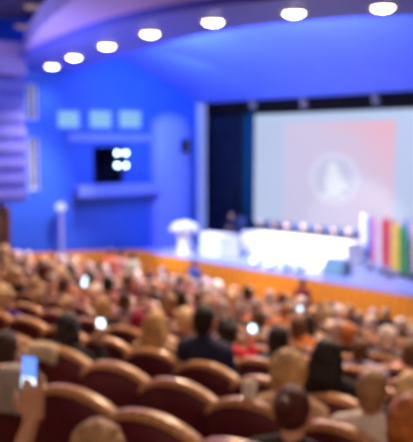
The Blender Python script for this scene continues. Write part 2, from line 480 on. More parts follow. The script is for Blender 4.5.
# door in the wall below the box
dw0 = hit_wall(-14, 225)[0]; dw1 = hit_wall(9, 225)[0]; dzt = hit_wall(5, 206)[1]
bm = bmesh.new()
for yy in (dw0 + .05, dw1 - .05): box(bm, (.05, yy, (FZ + dzt) / 2), (.12, .1, dzt - FZ))
box(bm, (.05, (dw0 + dw1) / 2, dzt - .05), (.12, dw1 - dw0, .1))
d = struct('door_1', bm, wood('brown_door_frame', (.10, .045, .02), (.14, .06, .03)), S(UW, 0, 0), ROT)
obj('door_leaf', B((.03, (dw0 + dw1) / 2, (FZ + dzt) / 2), (.06, dw1 - dw0 - .2, dzt - FZ - .1)), wood('dark_brown_door', (.05, .02, .012), (.08, .03, .018)), d)
obj('door_handle', B((.09, dw1 - .25, FZ + 2.6), (.06, .12, .04)), M_IRON, d)

# ------------------------------------------------------------------ loggia lamps
t = None
LS = []
nmz = {(0, 0): 'upper left', (1, 0): 'upper right', (0, 1): 'lower left', (1, 1): 'lower right'}
for i in range(2):
    for j in range(2):
        w_, z_ = hit_wall(117.5 + 8.5 * i, 153 + 12.5 * j, UW + .35)
        p = S(UW + .35, w_, z_)
        t = thing('spotlight', '%s of the four bright spotlights beside the dark wall opening' % nmz[(i, j)], 'spotlight', p, 0, 'four spotlights at the wall opening')
        dirv = (CAM - p).normalized() * .8 + Vector((.25, 0, -.1)); M = align(dirv)
        bm = bmesh.new(); lathe(bm, [(.06, -.3), (.12, -.26), (.15, -.03), (.15, 0), (.13, -.02)]); bmesh.ops.transform(bm, matrix=M, verts=bm.verts[:]); obj('housing', bm, M_BLACK, t)
        bm = bmesh.new(); lathe(bm, [(.065, -.01), (.05, .012), (.03, .02)]); bmesh.ops.transform(bm, matrix=M, verts=bm.verts[:]); obj('lens', bm, emit('cold_white_spot', (.55, .86, 1.0), 12), t)
w_, z_ = hit_wall(121.7, 159, UW + .2)
rk = thing('lamp_bracket', 'black upright pipe that carries the four spotlights at the wall opening', 'lamp stand', S(UW + .15, w_, 0), ROT)
obj('pipe', CY((0, 0, hit_wall(121, 184)[1] - .02), (0, 0, z_ + .5), .03), M_BLACK, rk); obj('cross_arm', CY((.02, -.3, z_ + .2), (.02, .3, z_ + .2), .02), M_BLACK, rk); obj('cross_arm', CY((.02, -.3, z_ - .2), (.02, .3, z_ - .2), .02), M_BLACK, rk)

# white round-headed floor lamp by the left wall
wp, zp = hit_wall(60, 207, UW + .3)
fl = thing('floor_lamp', 'white globe floor lamp on a thin pole before the blue left wall', 'lamp', S(UW + .35, wp, FZ + 1.14))
gz = zp - FZ - 1.14
obj('pole', CY((0, 0, .03), (0, 0, gz - .1), .07), mat('pale_blue_pole', (.35, .42, .8), .4), fl); obj('base', CY((0, 0, 0), (0, 0, .05), .2, .18), M_GREY, fl)
bm = bmesh.new(); ball(bm, (0, 0, gz), (.17, .17, .15)); obj('globe', bm, emit('soft_white_globe', (.75, .82, 1), .9), fl, smooth=True)
# step platform that carries the lamp
bm = bmesh.new(); box(bm, (.2, wp, FZ + .57), (.5, .8, 1.14)); struct('floor_side', bm, M_FLOOR, S(UW, 0, 0), ROT)

# ------------------------------------------------------------------ stage drapes, screen, valance, lamps
def drape(name, u0, u1, w, z0, z1, m, label, amp=.07, pitch=.28):
    bm = bmesh.new(); n = max(8, int((u1 - u0) / pitch * 8)); A = []; Bv = []
    for i in range(n + 1):
        u = u0 + (u1 - u0) * i / n; ww = w + amp * math.sin((u - u0) / pitch * 2 * PI) + amp * .3 * math.sin((u - u0) / pitch * 3.1)
        A.append(S(u, ww, z0)); Bv.append(S(u, ww + .02, z1))
    strip(bm, A, Bv)
    bmesh.ops.solidify(bm, geom=bm.faces[:], thickness=.025)
    o = obj(name, bm, m, None, smooth=True); tag(o, label, 'curtain'); return o
CW = 4.3
ua = hit_w(198, 170, CW)[0]; ubb = hit_w(236, 170, CW)[0]; uc = hit_w(252, 170, CW)[0]
drape('stage_curtain', ua - .6, ubb + .25, CW, SZ + .02, 6.3, M_CURT, 'black stage curtain hanging at the left side of the stage opening')
drape('stage_curtain', ubb + .02, uc - .12, CW + .25, SZ + .02, 6.3, M_CURT2, 'teal blue stage curtain between the black curtain and the projection screen')
VW = 3.7
zv = 4.75 + hit_w(225, 117, VW)[1] - 4.75
drape('stage_valance', uj - .6, 13, VW, hit_w(320, 109, VW)[1], 6.9, mat('black_valance', (.008, .006, .012), .9, .2, 3), 'black valance along the top of the stage opening', .05, .35)
# spotlights on the valance bar
for px, py, nm in ((253, 104, 'leftmost grey stage spotlight under the black valance'), (304, 103, 'middle grey stage spotlight under the black valance, above the screen'), (376, 99, 'rightmost grey stage spotlight under the black valance')):
    u, z = hit_w(px, py, VW - .3)
    t = thing('stage_spotlight', nm, 'spotlight', S(u, VW - .3, z), ROT, 'stage spotlights under the valance')
    bm = bmesh.new(); lathe(bm, [(.05, -.22), (.11, -.2), (.14, .12), (.15, .14), (.13, .12)]); bmesh.ops.transform(bm, matrix=align((0, .5, -1)), verts=bm.verts[:]); obj('housing', bm, mat('grey_lamp_housing', (.16, .15, .18), .5), t, smooth=False)
    obj('yoke', B((0, 0, .16), (.26, .03, .14), .01), M_IRON, t); obj('clamp', CY((0, 0, .2), (0, 0, .42), .03), M_IRON, t)
bar = obj('lighting_bar', CY((-.3, 0, 0), (13, 0, 0), .03), M_IRON, None, S(uj + .5, VW - .3, 6.42), ROT); tag(bar, 'long dark bar holding the stage spotlights above the screen', 'lighting bar')

XW = 5.1
ul, zt1 = hit_w(250, 115, XW)
zs1 = zt1; zs0 = SZ + .75; ur = ul + 9.5
scr = thing('projection_screen', 'wide glowing projection screen showing a pink slide with a round white emblem', 'projection screen', S(0, XW, 0), ROT)
bm = bmesh.new(); fwid = .14
box(bm, (ul + fwid / 2, 0, (zs0 + zs1) / 2), (fwid, .1, zs1 - zs0)); box(bm, (ur - fwid / 2, 0, (zs0 + zs1) / 2), (fwid, .1, zs1 - zs0))
box(bm, ((ul + ur) / 2, 0, zs1 - .13), (ur - ul - .02, .1, .26)); box(bm, ((ul + ur) / 2, 0, zs0 + .05), (ur - ul, .1, .1))
obj('screen_frame', bm, emit('screen_white_border', (.52, .66, .92), .95), scr)
obj('screen_sheet', B(((ul + ur) / 2, .03, (zs0 + zs1) / 2), (ur - ul - .1, .04, zs1 - zs0 - .1)), emit('screen_pale_blue', (.50, .58, .80), 1), scr)
pl = hit_w(284, 150, XW)[0]; pr = hit_w(395, 150, XW)[0]
# slide colours: pink growing redder to the upper right (the projected picture itself)
m = bpy.data.materials.new('slide_pink'); m.use_nodes = True; nt = m.node_tree; b_ = nt.nodes['Principled BSDF']; b_.inputs['Base Color'].default_value = (.02, .02, .02, 1)
tc = nt.nodes.new('ShaderNodeTexCoord'); sep = nt.nodes.new('ShaderNodeSeparateXYZ'); nt.links.new(tc.outputs['Generated'], sep.inputs[0])
ad = nt.nodes.new('ShaderNodeMath'); ad.operation = 'MULTIPLY_ADD'; nt.links.new(sep.outputs['X'], ad.inputs[0]); ad.inputs[1].default_value = .55
ml = nt.nodes.new('ShaderNodeMath'); ml.operation = 'MULTIPLY'; nt.links.new(sep.outputs['Z'], ml.inputs[0]); ml.inputs[1].default_value = .5; nt.links.new(ml.outputs[0], ad.inputs[2])
rp = nt.nodes.new('ShaderNodeValToRGB'); E = rp.color_ramp.elements
E[0].position = 0; E[0].color = (.60, .57, .78, 1); E[1].position = 1; E[1].color = (.84, .46, .52, 1)
e = E.new(.62); e.color = (.66, .58, .76, 1)
nt.links.new(ad.outputs[0], rp.inputs['Fac']); nt.links.new(rp.outputs['Color'], b_.inputs['Emission Color']); b_.inputs['Emission Strength'].default_value = .95
obj('slide', B(((pl + pr) / 2, .0, (zs0 + zs1 - .3) / 2 + .05), (pr - pl, .02, zs1 - zs0 - .5)), m, scr)
ec, ez_ = hit_w(334, 179, XW)
er = 25 / F * (S(ec, XW, 0) - Vector((CAM.x, CAM.y, 0))).length * 1.22
M_EMB = emit('emblem_white', (.72, .70, .86), .98); M_EMB2 = emit('emblem_pale', (.62, .62, .80), .95)
def oval(bm):                                  # the projected emblem is a little wider than tall
    bmesh.ops.transform(bm, matrix=Matrix.Translation((ec, 0, ez_)) @ Matrix.Diagonal((1.0, 1, .84, 1)) @ Matrix.Translation((-ec, 0, -ez_)), verts=bm.verts[:]); return bm
em = obj('emblem', oval(CY((ec, -.012, ez_), (ec, -.016, ez_), er, er, 40)), M_EMB2, scr)
bm = bmesh.new(); segs = 40
ri, ro = er * .82, er
va = [bm.verts.new((ec + ri * math.cos(2 * PI * i / segs), -.02, ez_ + ri * math.sin(2 * PI * i / segs))) for i in range(segs)]
vb = [bm.verts.new((ec + ro * math.cos(2 * PI * i / segs), -.02, ez_ + ro * math.sin(2 * PI * i / segs))) for i in range(segs)]
for i in range(segs): bm.faces.new((va[i], va[(i + 1) % segs], vb[(i + 1) % segs], vb[i]))
obj('ring', oval(bm), M_EMB, em)
bm = bmesh.new()
ball(bm, (ec - er * .05, -.02, ez_ + er * .42), (er * .2, .006, er * .22)); ball(bm, (ec, -.02, ez_ - er * .12), (er * .34, .006, er * .5)); ball(bm, (ec + er * .28, -.02, ez_ - er * .25), (er * .3, .006, er * .16)); box(bm, (ec, -.02, ez_ - er * .62), (er * .9, .01, er * .14))
obj('emblem_figure', oval(bm), emit('emblem_figure_white', (.80, .84, .92), .98), em)
bm = bmesh.new()
box(bm, ((pl + pr) / 2 + .1, -.012, hit_w(340, 142, XW)[1]), (1.9, .01, .16)); box(bm, ((pl + pr) / 2 + .1, -.012, hit_w(340, 136, XW)[1] + .06), (1.3, .01, .1))
obj('heading_band', bm, emit('heading_pale', (.66, .60, .74), .95), scr)

# ------------------------------------------------------------------ things on stage
TW = 2.05
tu0 = hit_w(243, 240, TW)[0]; tu1 = hit_w(347, 245, TW)[0]
tz = SZ + .78
t = thing('panel_table', 'long conference table hidden under white cloth in front of the screen', 'table', S(0, TW, SZ), ROT)
obj('tabletop', B(((tu0 + tu1) / 2, .35, .75), (tu1 - tu0, .7, .05), .01), M_WPAINT, t)
for u in (tu0 + .1, tu1 - .1):
    for v in (.1, .6): obj('leg', CY((u, v, 0), (u, v, .73), .03), M_IRON, t)
# cloth
bm = bmesh.new()
ring = []
def cloth_ring(z, out, wav):
    pts = []; N = 44
    W = tu1 - tu0 + .06 + 2 * out; D = .76 + 2 * out
    per = 2 * (W + D); cx, cy = (tu0 + tu1) / 2, .35
    for i in range(160):
        s_ = per * i / 160
        if s_ < W: p = (-W / 2 + s_, -D / 2); nn = (0, -1)
        elif s_ < W + D: p = (W / 2, -D / 2 + s_ - W); nn = (1, 0)
        elif s_ < 2 * W + D: p = (W / 2 - (s_ - W - D), D / 2); nn = (0, 1)
        else: p = (-W / 2, D / 2 - (s_ - 2 * W - D)); nn = (-1, 0)
        k_ = wav * math.sin(s_ * 2 * PI / .3)
        pts.append(bm.verts.new((cx + p[0] + nn[0] * k_, cy + p[1] + nn[1] * k_, z)))
    return pts
r1 = cloth_ring(.788, 0, 0); r2 = cloth_ring(.76, .012, .003); r3 = cloth_ring(.02, .03, .022)
for a, b in ((r1, r2), (r2, r3)):
    for i in range(160): bm.faces.new((a[i], a[(i + 1) % 160], b[(i + 1) % 160], b[i]))
bm.faces.new(r1); bmesh.ops.recalc_face_normals(bm, faces=bm.faces[:])
c = obj('tablecloth', bm, M_WHITE, None, S(0, TW, SZ), ROT, smooth=False); tag(c, 'white floor-length cloth over the long panel table on stage', 'tablecloth')

# left side table with cloth front
su0 = hit_w(200, 245, .9)[0]; su1 = hit_w(226, 245, .9)[0]
t = thing('side_table', 'short pale table with closed front at the left of the stage', 'table', S(0, .9, SZ), ROT)
obj('tabletop', B(((su0 + su1) / 2, .3, .72), (su1 - su0 + .1, .66, .05), .01), M_WHITE, t)
obj('front_panel', B(((su0 + su1) / 2, .02, .35), (su1 - su0, .03, .69)), mat('pale_mint_cloth', (.55, .66, .66), .7, .05, 4), t)
for u in (su0, su1): obj('side_panel', B((u, .3, .35), (.03, .56, .69)), M_WHITE, t)

# pedestal with white flowers
PDW = .7
pu, pz = hit_w(185, 250, PDW)
t = thing('pedestal', 'white round pedestal carrying white flowers at the left end of the stage', 'pedestal', S(pu, PDW, SZ), ROT)
bm = bmesh.new(); lathe(bm, [(.3, 0), (.3, .05), (.24, .08), (.24, .62), (.3, .66), (.3, .7)]); obj('column', bm, M_WPAINT, t)
v = thing('flower_arrangement', 'rounded mound of white flowers on the white pedestal', 'flowers', S(pu, PDW, SZ + .7), ROT)
bm = bmesh.new(); lathe(bm, [(.12, 0), (.16, .06), (.2, .12)]); obj('bowl', bm, M_WPAINT, v)
rng = random.Random(4)
bm = bmesh.new()
for i in range(170):
    a = rng.uniform(0, 2 * PI); h = rng.uniform(0, 1); rr = .47 * math.sqrt(max(0.05, 1 - h * h))
    p = (rr * math.cos(a), rr * math.sin(a), .12 + .3 * h)
    for q in range(5):
        b = a + q * 2 * PI / 5; ball(bm, (p[0] + .028 * math.cos(b), p[1] + .028 * math.sin(b), p[2]), (.03, .03, .022), 6)
obj('blooms', bm, mat('white_petal', (.85, .86, .9), .7, .05, 10), v)
bm = bmesh.new(); ball(bm, (0, 0, .235), (.40, .40, .16), 14); obj('foliage', bm, mat('pale_green_leaf', (.35, .45, .3), .7, .3, 20), v, smooth=True)

# front monitor
mu, mz = hit_w(332, 268, .8)
t = thing('stage_monitor', 'grey wedge monitor on the stage in front of the right table end', 'monitor', S(mu, .8, SZ), ROT)
bm = bmesh.new(); extrude_poly(bm, [(-.36, -.05, 0), (-.36, .5, 0), (-.36, .38, .48), (-.36, .14, .5)], (.72, 0, 0)); obj('cabinet', bm, mat('grey_blue_monitor', (.16, .24, .33), .5), t)
bm = bmesh.new(); extrude_poly(bm, [(-.32, -.045, .05), (-.32, .125, .46), (-.32, .115, .465), (-.32, -.058, .05)], (.64, 0, 0)); obj('grille', bm, mat('teal_grille', (.10, .22, .30), .6), t)

# floor lamps along the stage edge
for i, (px, py, nm) in enumerate(((254, 264.5, 'leftmost'), (270, 266.5, 'second from left'), (285, 270, 'third from left'), (298, 273.5, 'rightmost'))):
    u, z = hit_w(px, py, .5)
    t = thing('footlight', '%s of the bright round footlights on the stage before the table' % nm, 'footlight', S(u, .5, SZ), ROT, 'footlights before the panel table')
    obj('base', B((0, .05, .03), (.22, .2, .06), .01), M_BLACK, t); obj('yoke', B((0, .12, .1), (.26, .03, .16), .01), M_BLACK, t)
    d = (CAM - S(u, .5, SZ)).normalized(); d = Vector((d.dot(SU), d.dot(SW), d.z)); Mx = Matrix.Translation((0, -.02, max(.16, z - SZ))) @ align(d)
    bm = bmesh.new(); lathe(bm, [(.06, -.16), (.11, -.12), (.13, 0), (.115, -.01)]); bmesh.ops.transform(bm, matrix=Mx, verts=bm.verts[:]); obj('housing', bm, M_BLACK, t)
    bm = bmesh.new(); lathe(bm, [(.112, -.008), (.08, .012)]); bmesh.ops.transform(bm, matrix=Mx, verts=bm.verts[:])
    obj('lens', bm, emit('footlight_white', (.8, .95, 1), 2.6) if i < 2 else emit('footlight_blue', (.30, .45, 1), 2.2), t)

# flags
def flag(px, pyt, w, cols, label):
    u, z = hit_w(px, pyt, w)
    t = thing('flag', label, 'flag', S(u, w, SZ), ROT, 'flags on poles at the right of the stage')
    h = z - SZ
    bm = bmesh.new(); lathe(bm, [(.17, 0), (.17, .03), (.06, .06), (.03, .12)]); obj('stand', bm, M_IRON, t)
    obj('pole', CY((0, 0, .05), (0, 0, h + .05), .016), M_RAIL, t)
    bm = bmesh.new(); ball(bm, (0, 0, h + .07), (.03, .03, .045), 12); obj('finial', bm, mat('brass', (.7, .5, .2), .3, metal=1), t)
    # hanging cloth in folds; colour fields run across the cloth
    n, mrow = 40, 12; me_bm = bmesh.new(); grid = []
    for j in range(mrow + 1):
        q = j / mrow; row = []
        for i in range(n + 1):
            s_ = i / n
            x = .02 + (.56 - .10 * (1 - q)) * s_; yv = .05 * math.sin(s_ * 4.2 * PI) * (.5 + .5 * q)
            row.append(me_bm.verts.new((x, yv - .03, h - .02 - q * (h - .28) - .10 * s_)))
        grid.append(row)
    for j in range(mrow):
        for i in range(n):
            f = me_bm.faces.new((grid[j][i], grid[j][i + 1], grid[j + 1][i + 1], grid[j + 1][i])); f.material_index = min(len(cols) - 1, int(i / n * len(cols)))
    bmesh.ops.solidify(me_bm, geom=me_bm.faces[:], thickness=.008)
    o = obj('cloth', me_bm, None, t, smooth=True)
    for cname, cc in cols: o.data.materials.append(mat('flag_' + cname, cc, .8, .08, 6))
CF = {'white': (.8, .8, .84), 'red': (.75, .05, .07), 'pink': (.75, .22, .38), 'blue': (.12, .22, .7), 'yellow': (.85, .68, .12), 'green': (.08, .45, .15)}
def fc(*n): return [(x, CF[x]) for x in n]
flag(362, 213, 3.15, fc('white', 'blue', 'white'), 'white and pale blue flag on a pole, nearest the panel table')
flag(372, 216, 2.5, fc('pink', 'white', 'red'), 'pink and red flag on a pole right of the white and blue flag')
flag(384, 217, 2.2, fc('red', 'pink', 'red'), 'plain red flag in the middle of the flag row')
flag(392, 222, 1.8, fc('yellow', 'green'), 'yellow and green flag on a pole, in front of the red flag')
flag(404, 219, 2.2, fc('blue', 'white', 'yellow'), 'blue, white and yellow flag second from the right frame edge')
flag(413, 222, 2.0, fc('white', 'yellow', 'white'), 'white and yellow flag at the right frame edge')

# ------------------------------------------------------------------ seats
def seat_meshes():
    W = .53
    arcx = [(-W / 2 + W * i / 16) for i in range(17)]
    def arc(x): return -.10 * (abs(x) / (W / 2)) ** 2.2
    # backrest: y=0 is the rear face at the crown; leans back, front at +y
    bm = bmesh.new()
    def leanY(z): return .10 * (CROWN - z) / .6
    vr = []
    for z_f in (0, .35, .7, 1):
        row_b, row_f = [], []
        for x in arcx:
            top = CROWN - .03 + arc(x); bot = .42; z = bot + (top - bot) * z_f; bow = -.03 * (1 - (x / (W / 2)) ** 2)
            row_b.append(bm.verts.new((x, leanY(z) + bow + .03, z))); row_f.append(bm.verts.new((x, leanY(z) + bow + .11 - .02 * z_f, z)))
        vr.append((row_b, row_f))
    for (b0_, f0), (b1_, f1) in zip(vr, vr[1:]):
        for i in range(16):
            bm.faces.new((b0_[i], b0_[i + 1], b1_[i + 1], b1_[i])); bm.faces.new((f0[i + 1], f0[i], f1[i], f1[i + 1]))
        bm.faces.new((b0_[0], b1_[0], f1[0], f0[0])); bm.faces.new((b0_[-1], f0[-1], f1[-1], b1_[-1]))
    for i in range(16):
        bm.faces.new((vr[0][0][i + 1], vr[0][0][i], vr[0][1][i], vr[0][1][i + 1])); bm.faces.new((vr[-1][0][i], vr[-1][0][i + 1], vr[-1][1][i + 1], vr[-1][1][i]))
    bmesh.ops.recalc_face_normals(bm, faces=bm.faces[:])
    back = new_mesh('backrest', bm, True)
    # tan wooden top rail following the arch
    bm = bmesh.new(); secs = []
    for x in [(-W / 2 - .008 + (W + .016) * i / 20) for i in range(21)]:
        c = CROWN - .03 + arc(x); bow = -.03 * (1 - (x / (W / 2)) ** 2); yb = bow + leanY(c) 
        sl = .10 * 2.2 * (abs(x) / (W / 2)) ** 1.2 / (W / 2) * (1 if x > 0 else -1)
        secs.append([bm.verts.new((x, yb + dy, c + dz)) for dy, dz in ((.022, -.018), (.020, .012), (.032, .024), (.074, .024), (.088, .012), (.088, -.016))])
    for a, b in zip(secs, secs[1:]):
        for i in range(6): bm.faces.new((a[i], a[(i + 1) % 6], b[(i + 1) % 6], b[i]))
    bm.faces.new(secs[0][::-1]); bm.faces.new(secs[-1]); bmesh.ops.recalc_face_normals(bm, faces=bm.faces[:])
    rail = new_mesh('top_rail', bm, False)
    bm = bmesh.new(); box(bm, (0, .36, .365), (.48, .46, .12), bevel=.035); cush = new_mesh('seat_cushion', bm, True)
    arms = []
    for sx in (-1, 1):
        bm = bmesh.new(); box(bm, (sx * .268, .30, .62), (.024, .40, .045), bevel=.010); box(bm, (sx * .268, .30, .42), (.02, .30, .37)); arms.append(new_mesh('armrest', bm))
    legs = []
    for sx in (-1, 1):
        bm = bmesh.new(); box(bm, (sx * .262, .28, .13), (.03, .09, .26)); box(bm, (sx * .262, .28, .01), (.034, .26, .02)); legs.append(new_mesh('leg', bm))
    return back, rail, cush, arms, legs
ME_BACK, ME_RAIL, ME_CUSH, ME_ARMS, ME_LEGS = seat_meshes()
for me, m in ((ME_BACK, M_SHELL), (ME_RAIL, M_RAIL), (ME_CUSH, M_UPH)): me.materials.append(m)
for me in ME_ARMS: me.materials.append(M_RAIL)
for me in ME_LEGS: me.materials.append(M_IRON)
PITCHS = .565
def add_seat(k, s):
    a = face(k); root = bpy.data.objects.new('theatre_seat', None); COL.objects.link(root); root.empty_display_size = .1
    root.location = row_pt(k, s); root.rotation_euler = (0, 0, -a)
    for nm, me in (('backrest', ME_BACK), ('top_rail', ME_RAIL), ('seat_cushion', ME_CUSH)): obj(nm, me, None, root)
    if k <= 7:
        for me in ME_ARMS: obj('armrest', me, None, root)
    if k <= 4:
        for me in ME_LEGS: obj('leg', me, None, root)
    return root

# ------------------------------------------------------------------ people
HEADC = Vector((0, .16, 1.17))
def head_geo(bm, c, yaw=0.0):
    R = Matrix.Translation(c) @ Matrix.Rotation(yaw, 4, 'Z')
    def P(x, y_, z): return R @ Vector((x, y_, z))
    r3 = Matrix.Rotation(yaw, 4, 'Z')
    ball(bm, P(0, -.01, .02), (.074, .092, .098), 18, r3); ball(bm, P(0, .022, -.045), (.058, .066, .07), 16, r3)      # skull, jaw
    ball(bm, P(0, .052, -.088), (.028, .026, .024), 12, r3)                                                            # chin
    capsule(bm, P(0, .088, .012), .011, P(0, .104, -.026), .015)                                                       # nose
    capsule(bm, P(-.034, .078, .03), .012, P(.034, .078, .03), .012)                                                   # brow
    capsule(bm, P(-.02, .078, -.058), .010, P(.02, .078, -.058), .010)                                                 # lips
    for sx in (-1, 1): ball(bm, P(sx * .076, -.004, -.008), (.011, .022, .034), 10, r3)                                # ears
def hand_geo(bm, wrist, fdir, pdir, side, curl=.5, spread=1.0):
    """wrist point, finger direction, palm direction; side = +1 when the thumb leaves towards fdir x pdir"""
    f = Vector(fdir).normalized(); p = Vector(pdir).normalized(); l = f.cross(p).normalized() * side
    w = Vector(wrist)
    for t in (-.028, 0, .028): capsule(bm, w + l * t * .8, .017, w + f * .085 + l * t, .015)
    for i, (off, ln) in enumerate(((.030, .070), (.010, .080), (-.011, .074), (-.031, .058))):
        b = w + f * .085 + l * off * spread
        d1 = (f + p * curl * .7).normalized(); d2 = (f * (1 - curl) + p * curl * 1.6).normalized()
        k1 = b + d1 * ln * .5; k2 = k1 + d2 * ln * .5
        chain(bm, [(b, .0098), (k1, .009), (k2, .0078)])
    b = w + f * .02 + l * .032; k1 = b + (l + f * .9 + p * .4).normalized() * .045; k2 = k1 + (f + l * .25 + p * .5).normalized() * .035
    chain(bm, [(b, .013), (k1, .0115), (k2, .009)])
def V3(*a): return Vector(a)
def pose(kind):
    J = dict(pel=V3(0, .25, .53), sp=V3(0, .21, .68), ch=V3(0, .165, .86), nb=V3(0, .14, 1.0), nk=V3(0, .15, 1.06), hd=HEADC.copy(), yaw=0.0)
    for n, sx in (('l', -1), ('r', 1)):
        J['sh' + n] = V3(sx * .165, .15, .95); J['el' + n] = V3(sx * .207, .2, .70); J['wr' + n] = V3(sx * .10, .42, .63)
        J['hp' + n] = V3(sx * .085, .27, .51); J['kn' + n] = V3(sx * .11, .70, .50); J['an' + n] = V3(sx * .11, .71, .09); J['to' + n] = V3(sx * .12, .86, .045)
        J['fd' + n] = V3(-sx * .3, .9, -.1); J['pd' + n] = V3(0, 0, -1); J['sd' + n] = sx
    J['curl'] = .4
    if kind == 'turned': J['yaw'] = -.75
    if kind == 'turned_left': J['yaw'] = .8
    if kind == 'leaning':
        for q in ('hd', 'nk'): J[q] += V3(-.07, .03, -.02)
        J['nb'] += V3(-.035, .01, 0)
        J['yaw'] = .3
    if kind == 'phone':
        J['elr'] = V3(.245, .29, .75); J['wrr'] = V3(.155, .38, 1.00); J['fdr'] = V3(-.1, .1, 1); J['pdr'] = V3(-.15, .9, .1); J['curl'] = .6
        J['hd'] += V3(0, .03, -.01)
    if kind == 'table':
        for n, sx in (('l', -1), ('r', 1)):
            J['el' + n] = V3(sx * .25, .26, .74); J['wr' + n] = V3(sx * .10, .44, .66); J['kn' + n] = V3(sx * .11, .56, .50); J['an' + n] = V3(sx * .11, .46, .09); J['to' + n] = V3(sx * .12, .60, .045)
        for q, e in (('ch', .05), ('nb', .12), ('nk', .16), ('hd', .20)): J[q] += V3(0, e, -e * .55)
        for n in 'lr': J['sh' + n] += V3(0, .10, -.055)
    if kind == 'standing':
        J.update(pel=V3(0, 0, .93), sp=V3(0, 0, 1.08), ch=V3(0, -.01, 1.26), nb=V3(0, -.01, 1.41), nk=V3(0, 0, 1.47), hd=V3(0, .02, 1.58))
        for n, sx in (('l', -1), ('r', 1)):
            J['sh' + n] = V3(sx * .17, -.01, 1.36); J['el' + n] = V3(sx * .235, -.01, 1.07); J['wr' + n] = V3(sx * .24, .07, .84)
            J['hp' + n] = V3(sx * .09, 0, .89); J['kn' + n] = V3(sx * .10, .02, .49); J['an' + n] = V3(sx * .10, 0, .09); J['to' + n] = V3(sx * .12, .15, .04)
            J['fd' + n] = V3(0, .1, -1); J['pd' + n] = V3(-sx, 0, 0); J['sd' + n] = 1 if sx < 0 else -1
        for n, sx in (('l', -1), ('r', 1)): J['sd' + n] = sx
    if kind == 'filming':      # nearest person at the left frame edge, right arm stretched up and forward
        J['elr'] = V3(.30, .36, .80); J['wrr'] = V3(.27, .53, 1.03); J['fdr'] = V3(-.12, .12, 1); J['pdr'] = V3(-.5, .85, .1); J['curl'] = .5; J['sdr'] = 1; J['short'] = True
    return J
def body_geo(bm, J, grow=0.0, part='body'):
    g = grow
    if part in ('body', 'top'):
        if part == 'body': ball(bm, J['pel'], (.155, .12, .11))
        else: ball(bm, J['pel'] + V3(0, 0, .03), (.155 + g, .12 + g, .10 + g))
        ball(bm, J['sp'], (.135 + g, .105 + g, .13 + g)); ball(bm, J['ch'], (.155 + g, .112 + g, .14 + g))
        ball(bm, (J['ch'] + J['nb']) / 2, (.15 + g, .09 + g, .09 + g))
        chain(bm, [(J['shl'], .062 + g), (J['nb'] + V3(-.03, 0, 0), .058 + g), (J['nb'] + V3(.03, 0, 0), .058 + g), (J['shr'], .062 + g)])
        for n in 'lr':
            wr = J['wr' + n] if part == 'body' else J['wr' + n] * .93 + J['el' + n] * .07
            if part == 'top' and J.get('short'): chain(bm, [(J['sh' + n], .058 + g), (J['el' + n] * .6 + J['sh' + n] * .4, .05 + g)]); continue
            chain(bm, [(J['sh' + n], .056 + g), (J['el' + n], .041 + g), (wr, .027 + g)])
    if part == 'body':
        chain(bm, [(J['nb'], .06), (J['nk'], .053), (J['hd'] + V3(0, -.02, -.05), .052)])
        head_geo(bm, J['hd'], J['yaw'])
        for n in 'lr': hand_geo(bm, J['wr' + n], J['fd' + n], J['pd' + n], J['sd' + n], J['curl'])
    if part in ('body', 'legs'):
        if part == 'legs': ball(bm, J['pel'] - V3(0, 0, .02), (.155 + g, .12 + g, .10 + g))
        for n in 'lr':
            an = J['an' + n] + (V3(0, 0, 0) if part == 'body' else V3(0, 0, .03))
            chain(bm, [(J['hp' + n], .085 + g), (J['kn' + n], .058 + g), (an, .04 + g * .8)])
            if part == 'body': chain(bm, [(J['an' + n], .04), (J['to' + n], .032)])
    if part == 'shoes':
        for n in 'lr': chain(bm, [(J['an' + n] + V3(0, -.02, -.035), .048), (J['to' + n], .042)])
def hair_geo(bm, J, style):
    c = J['hd']; r3 = Matrix.Rotation(J['yaw'], 4, 'Z'); R = Matrix.Translation(c) @ r3
    def P(*a): return R @ Vector(a)
    if style == 'short':
        ball(bm, P(0, -.024, .026), (.083, .096, .106), 18, r3); ball(bm, P(0, -.05, -.03), (.07, .06, .07), 16, r3)
    elif style == 'bald':
        for sx in (-1, 1): ball(bm, P(sx * .05, -.035, -.01), (.034, .062, .045), 14, r3)
        ball(bm, P(0, -.07, -.03), (.06, .036, .05), 14, r3)
    elif style == 'bob':
        ball(bm, P(0, -.026, .028), (.092, .102, .108), 18, r3); ball(bm, P(0, -.055, -.06), (.096, .07, .085), 16, r3)
        for sx in (-1, 1): ball(bm, P(sx * .072, -.01, -.05), (.03, .055, .09), 12, r3)
    elif style == 'long':
        ball(bm, P(0, -.026, .028), (.092, .102, .108), 18, r3)
        for x in (-.06, -.02, .02, .06): chain(bm, [(P(x, -.06, .0), .045), (P(x * 1.15, -.082, -.13), .048), (P(x * 1.25, -.088, -.25), .036)])
        for sx in (-1, 1): chain(bm, [(P(sx * .07, -.01, .02), .035), (P(sx * .085, -.02, -.1), .035)])
    elif style == 'bun':
        ball(bm, P(0, -.024, .026), (.084, .097, .106), 18, r3); ball(bm, P(0, -.12, .06), (.045, .04, .042), 14, r3)
    elif style == 'full':
        ball(bm, P(0, -.03, .03), (.108, .112, .122), 18, r3); ball(bm, P(0, -.06, -.05), (.1, .075, .08), 16, r3)
        rg = random.Random(3)
        for i in range(60):
            a = rg.uniform(0, 2 * PI); h = rg.uniform(-.4, 1); q = math.sqrt(1 - h * h)
            if math.sin(a) > .45 and h < .5: continue
            ball(bm, P(.098 * q * math.cos(a), -.03 + .102 * q * math.sin(a), .03 + .112 * h), .021, 8)
    elif style == 'scarf':
        ball(bm, P(0, -.022, .024), (.092, .104, .112), 18, r3); chain(bm, [(P(0, -.05, -.06), .075), (P(0, -.03, -.12), .085)])
_T = {}
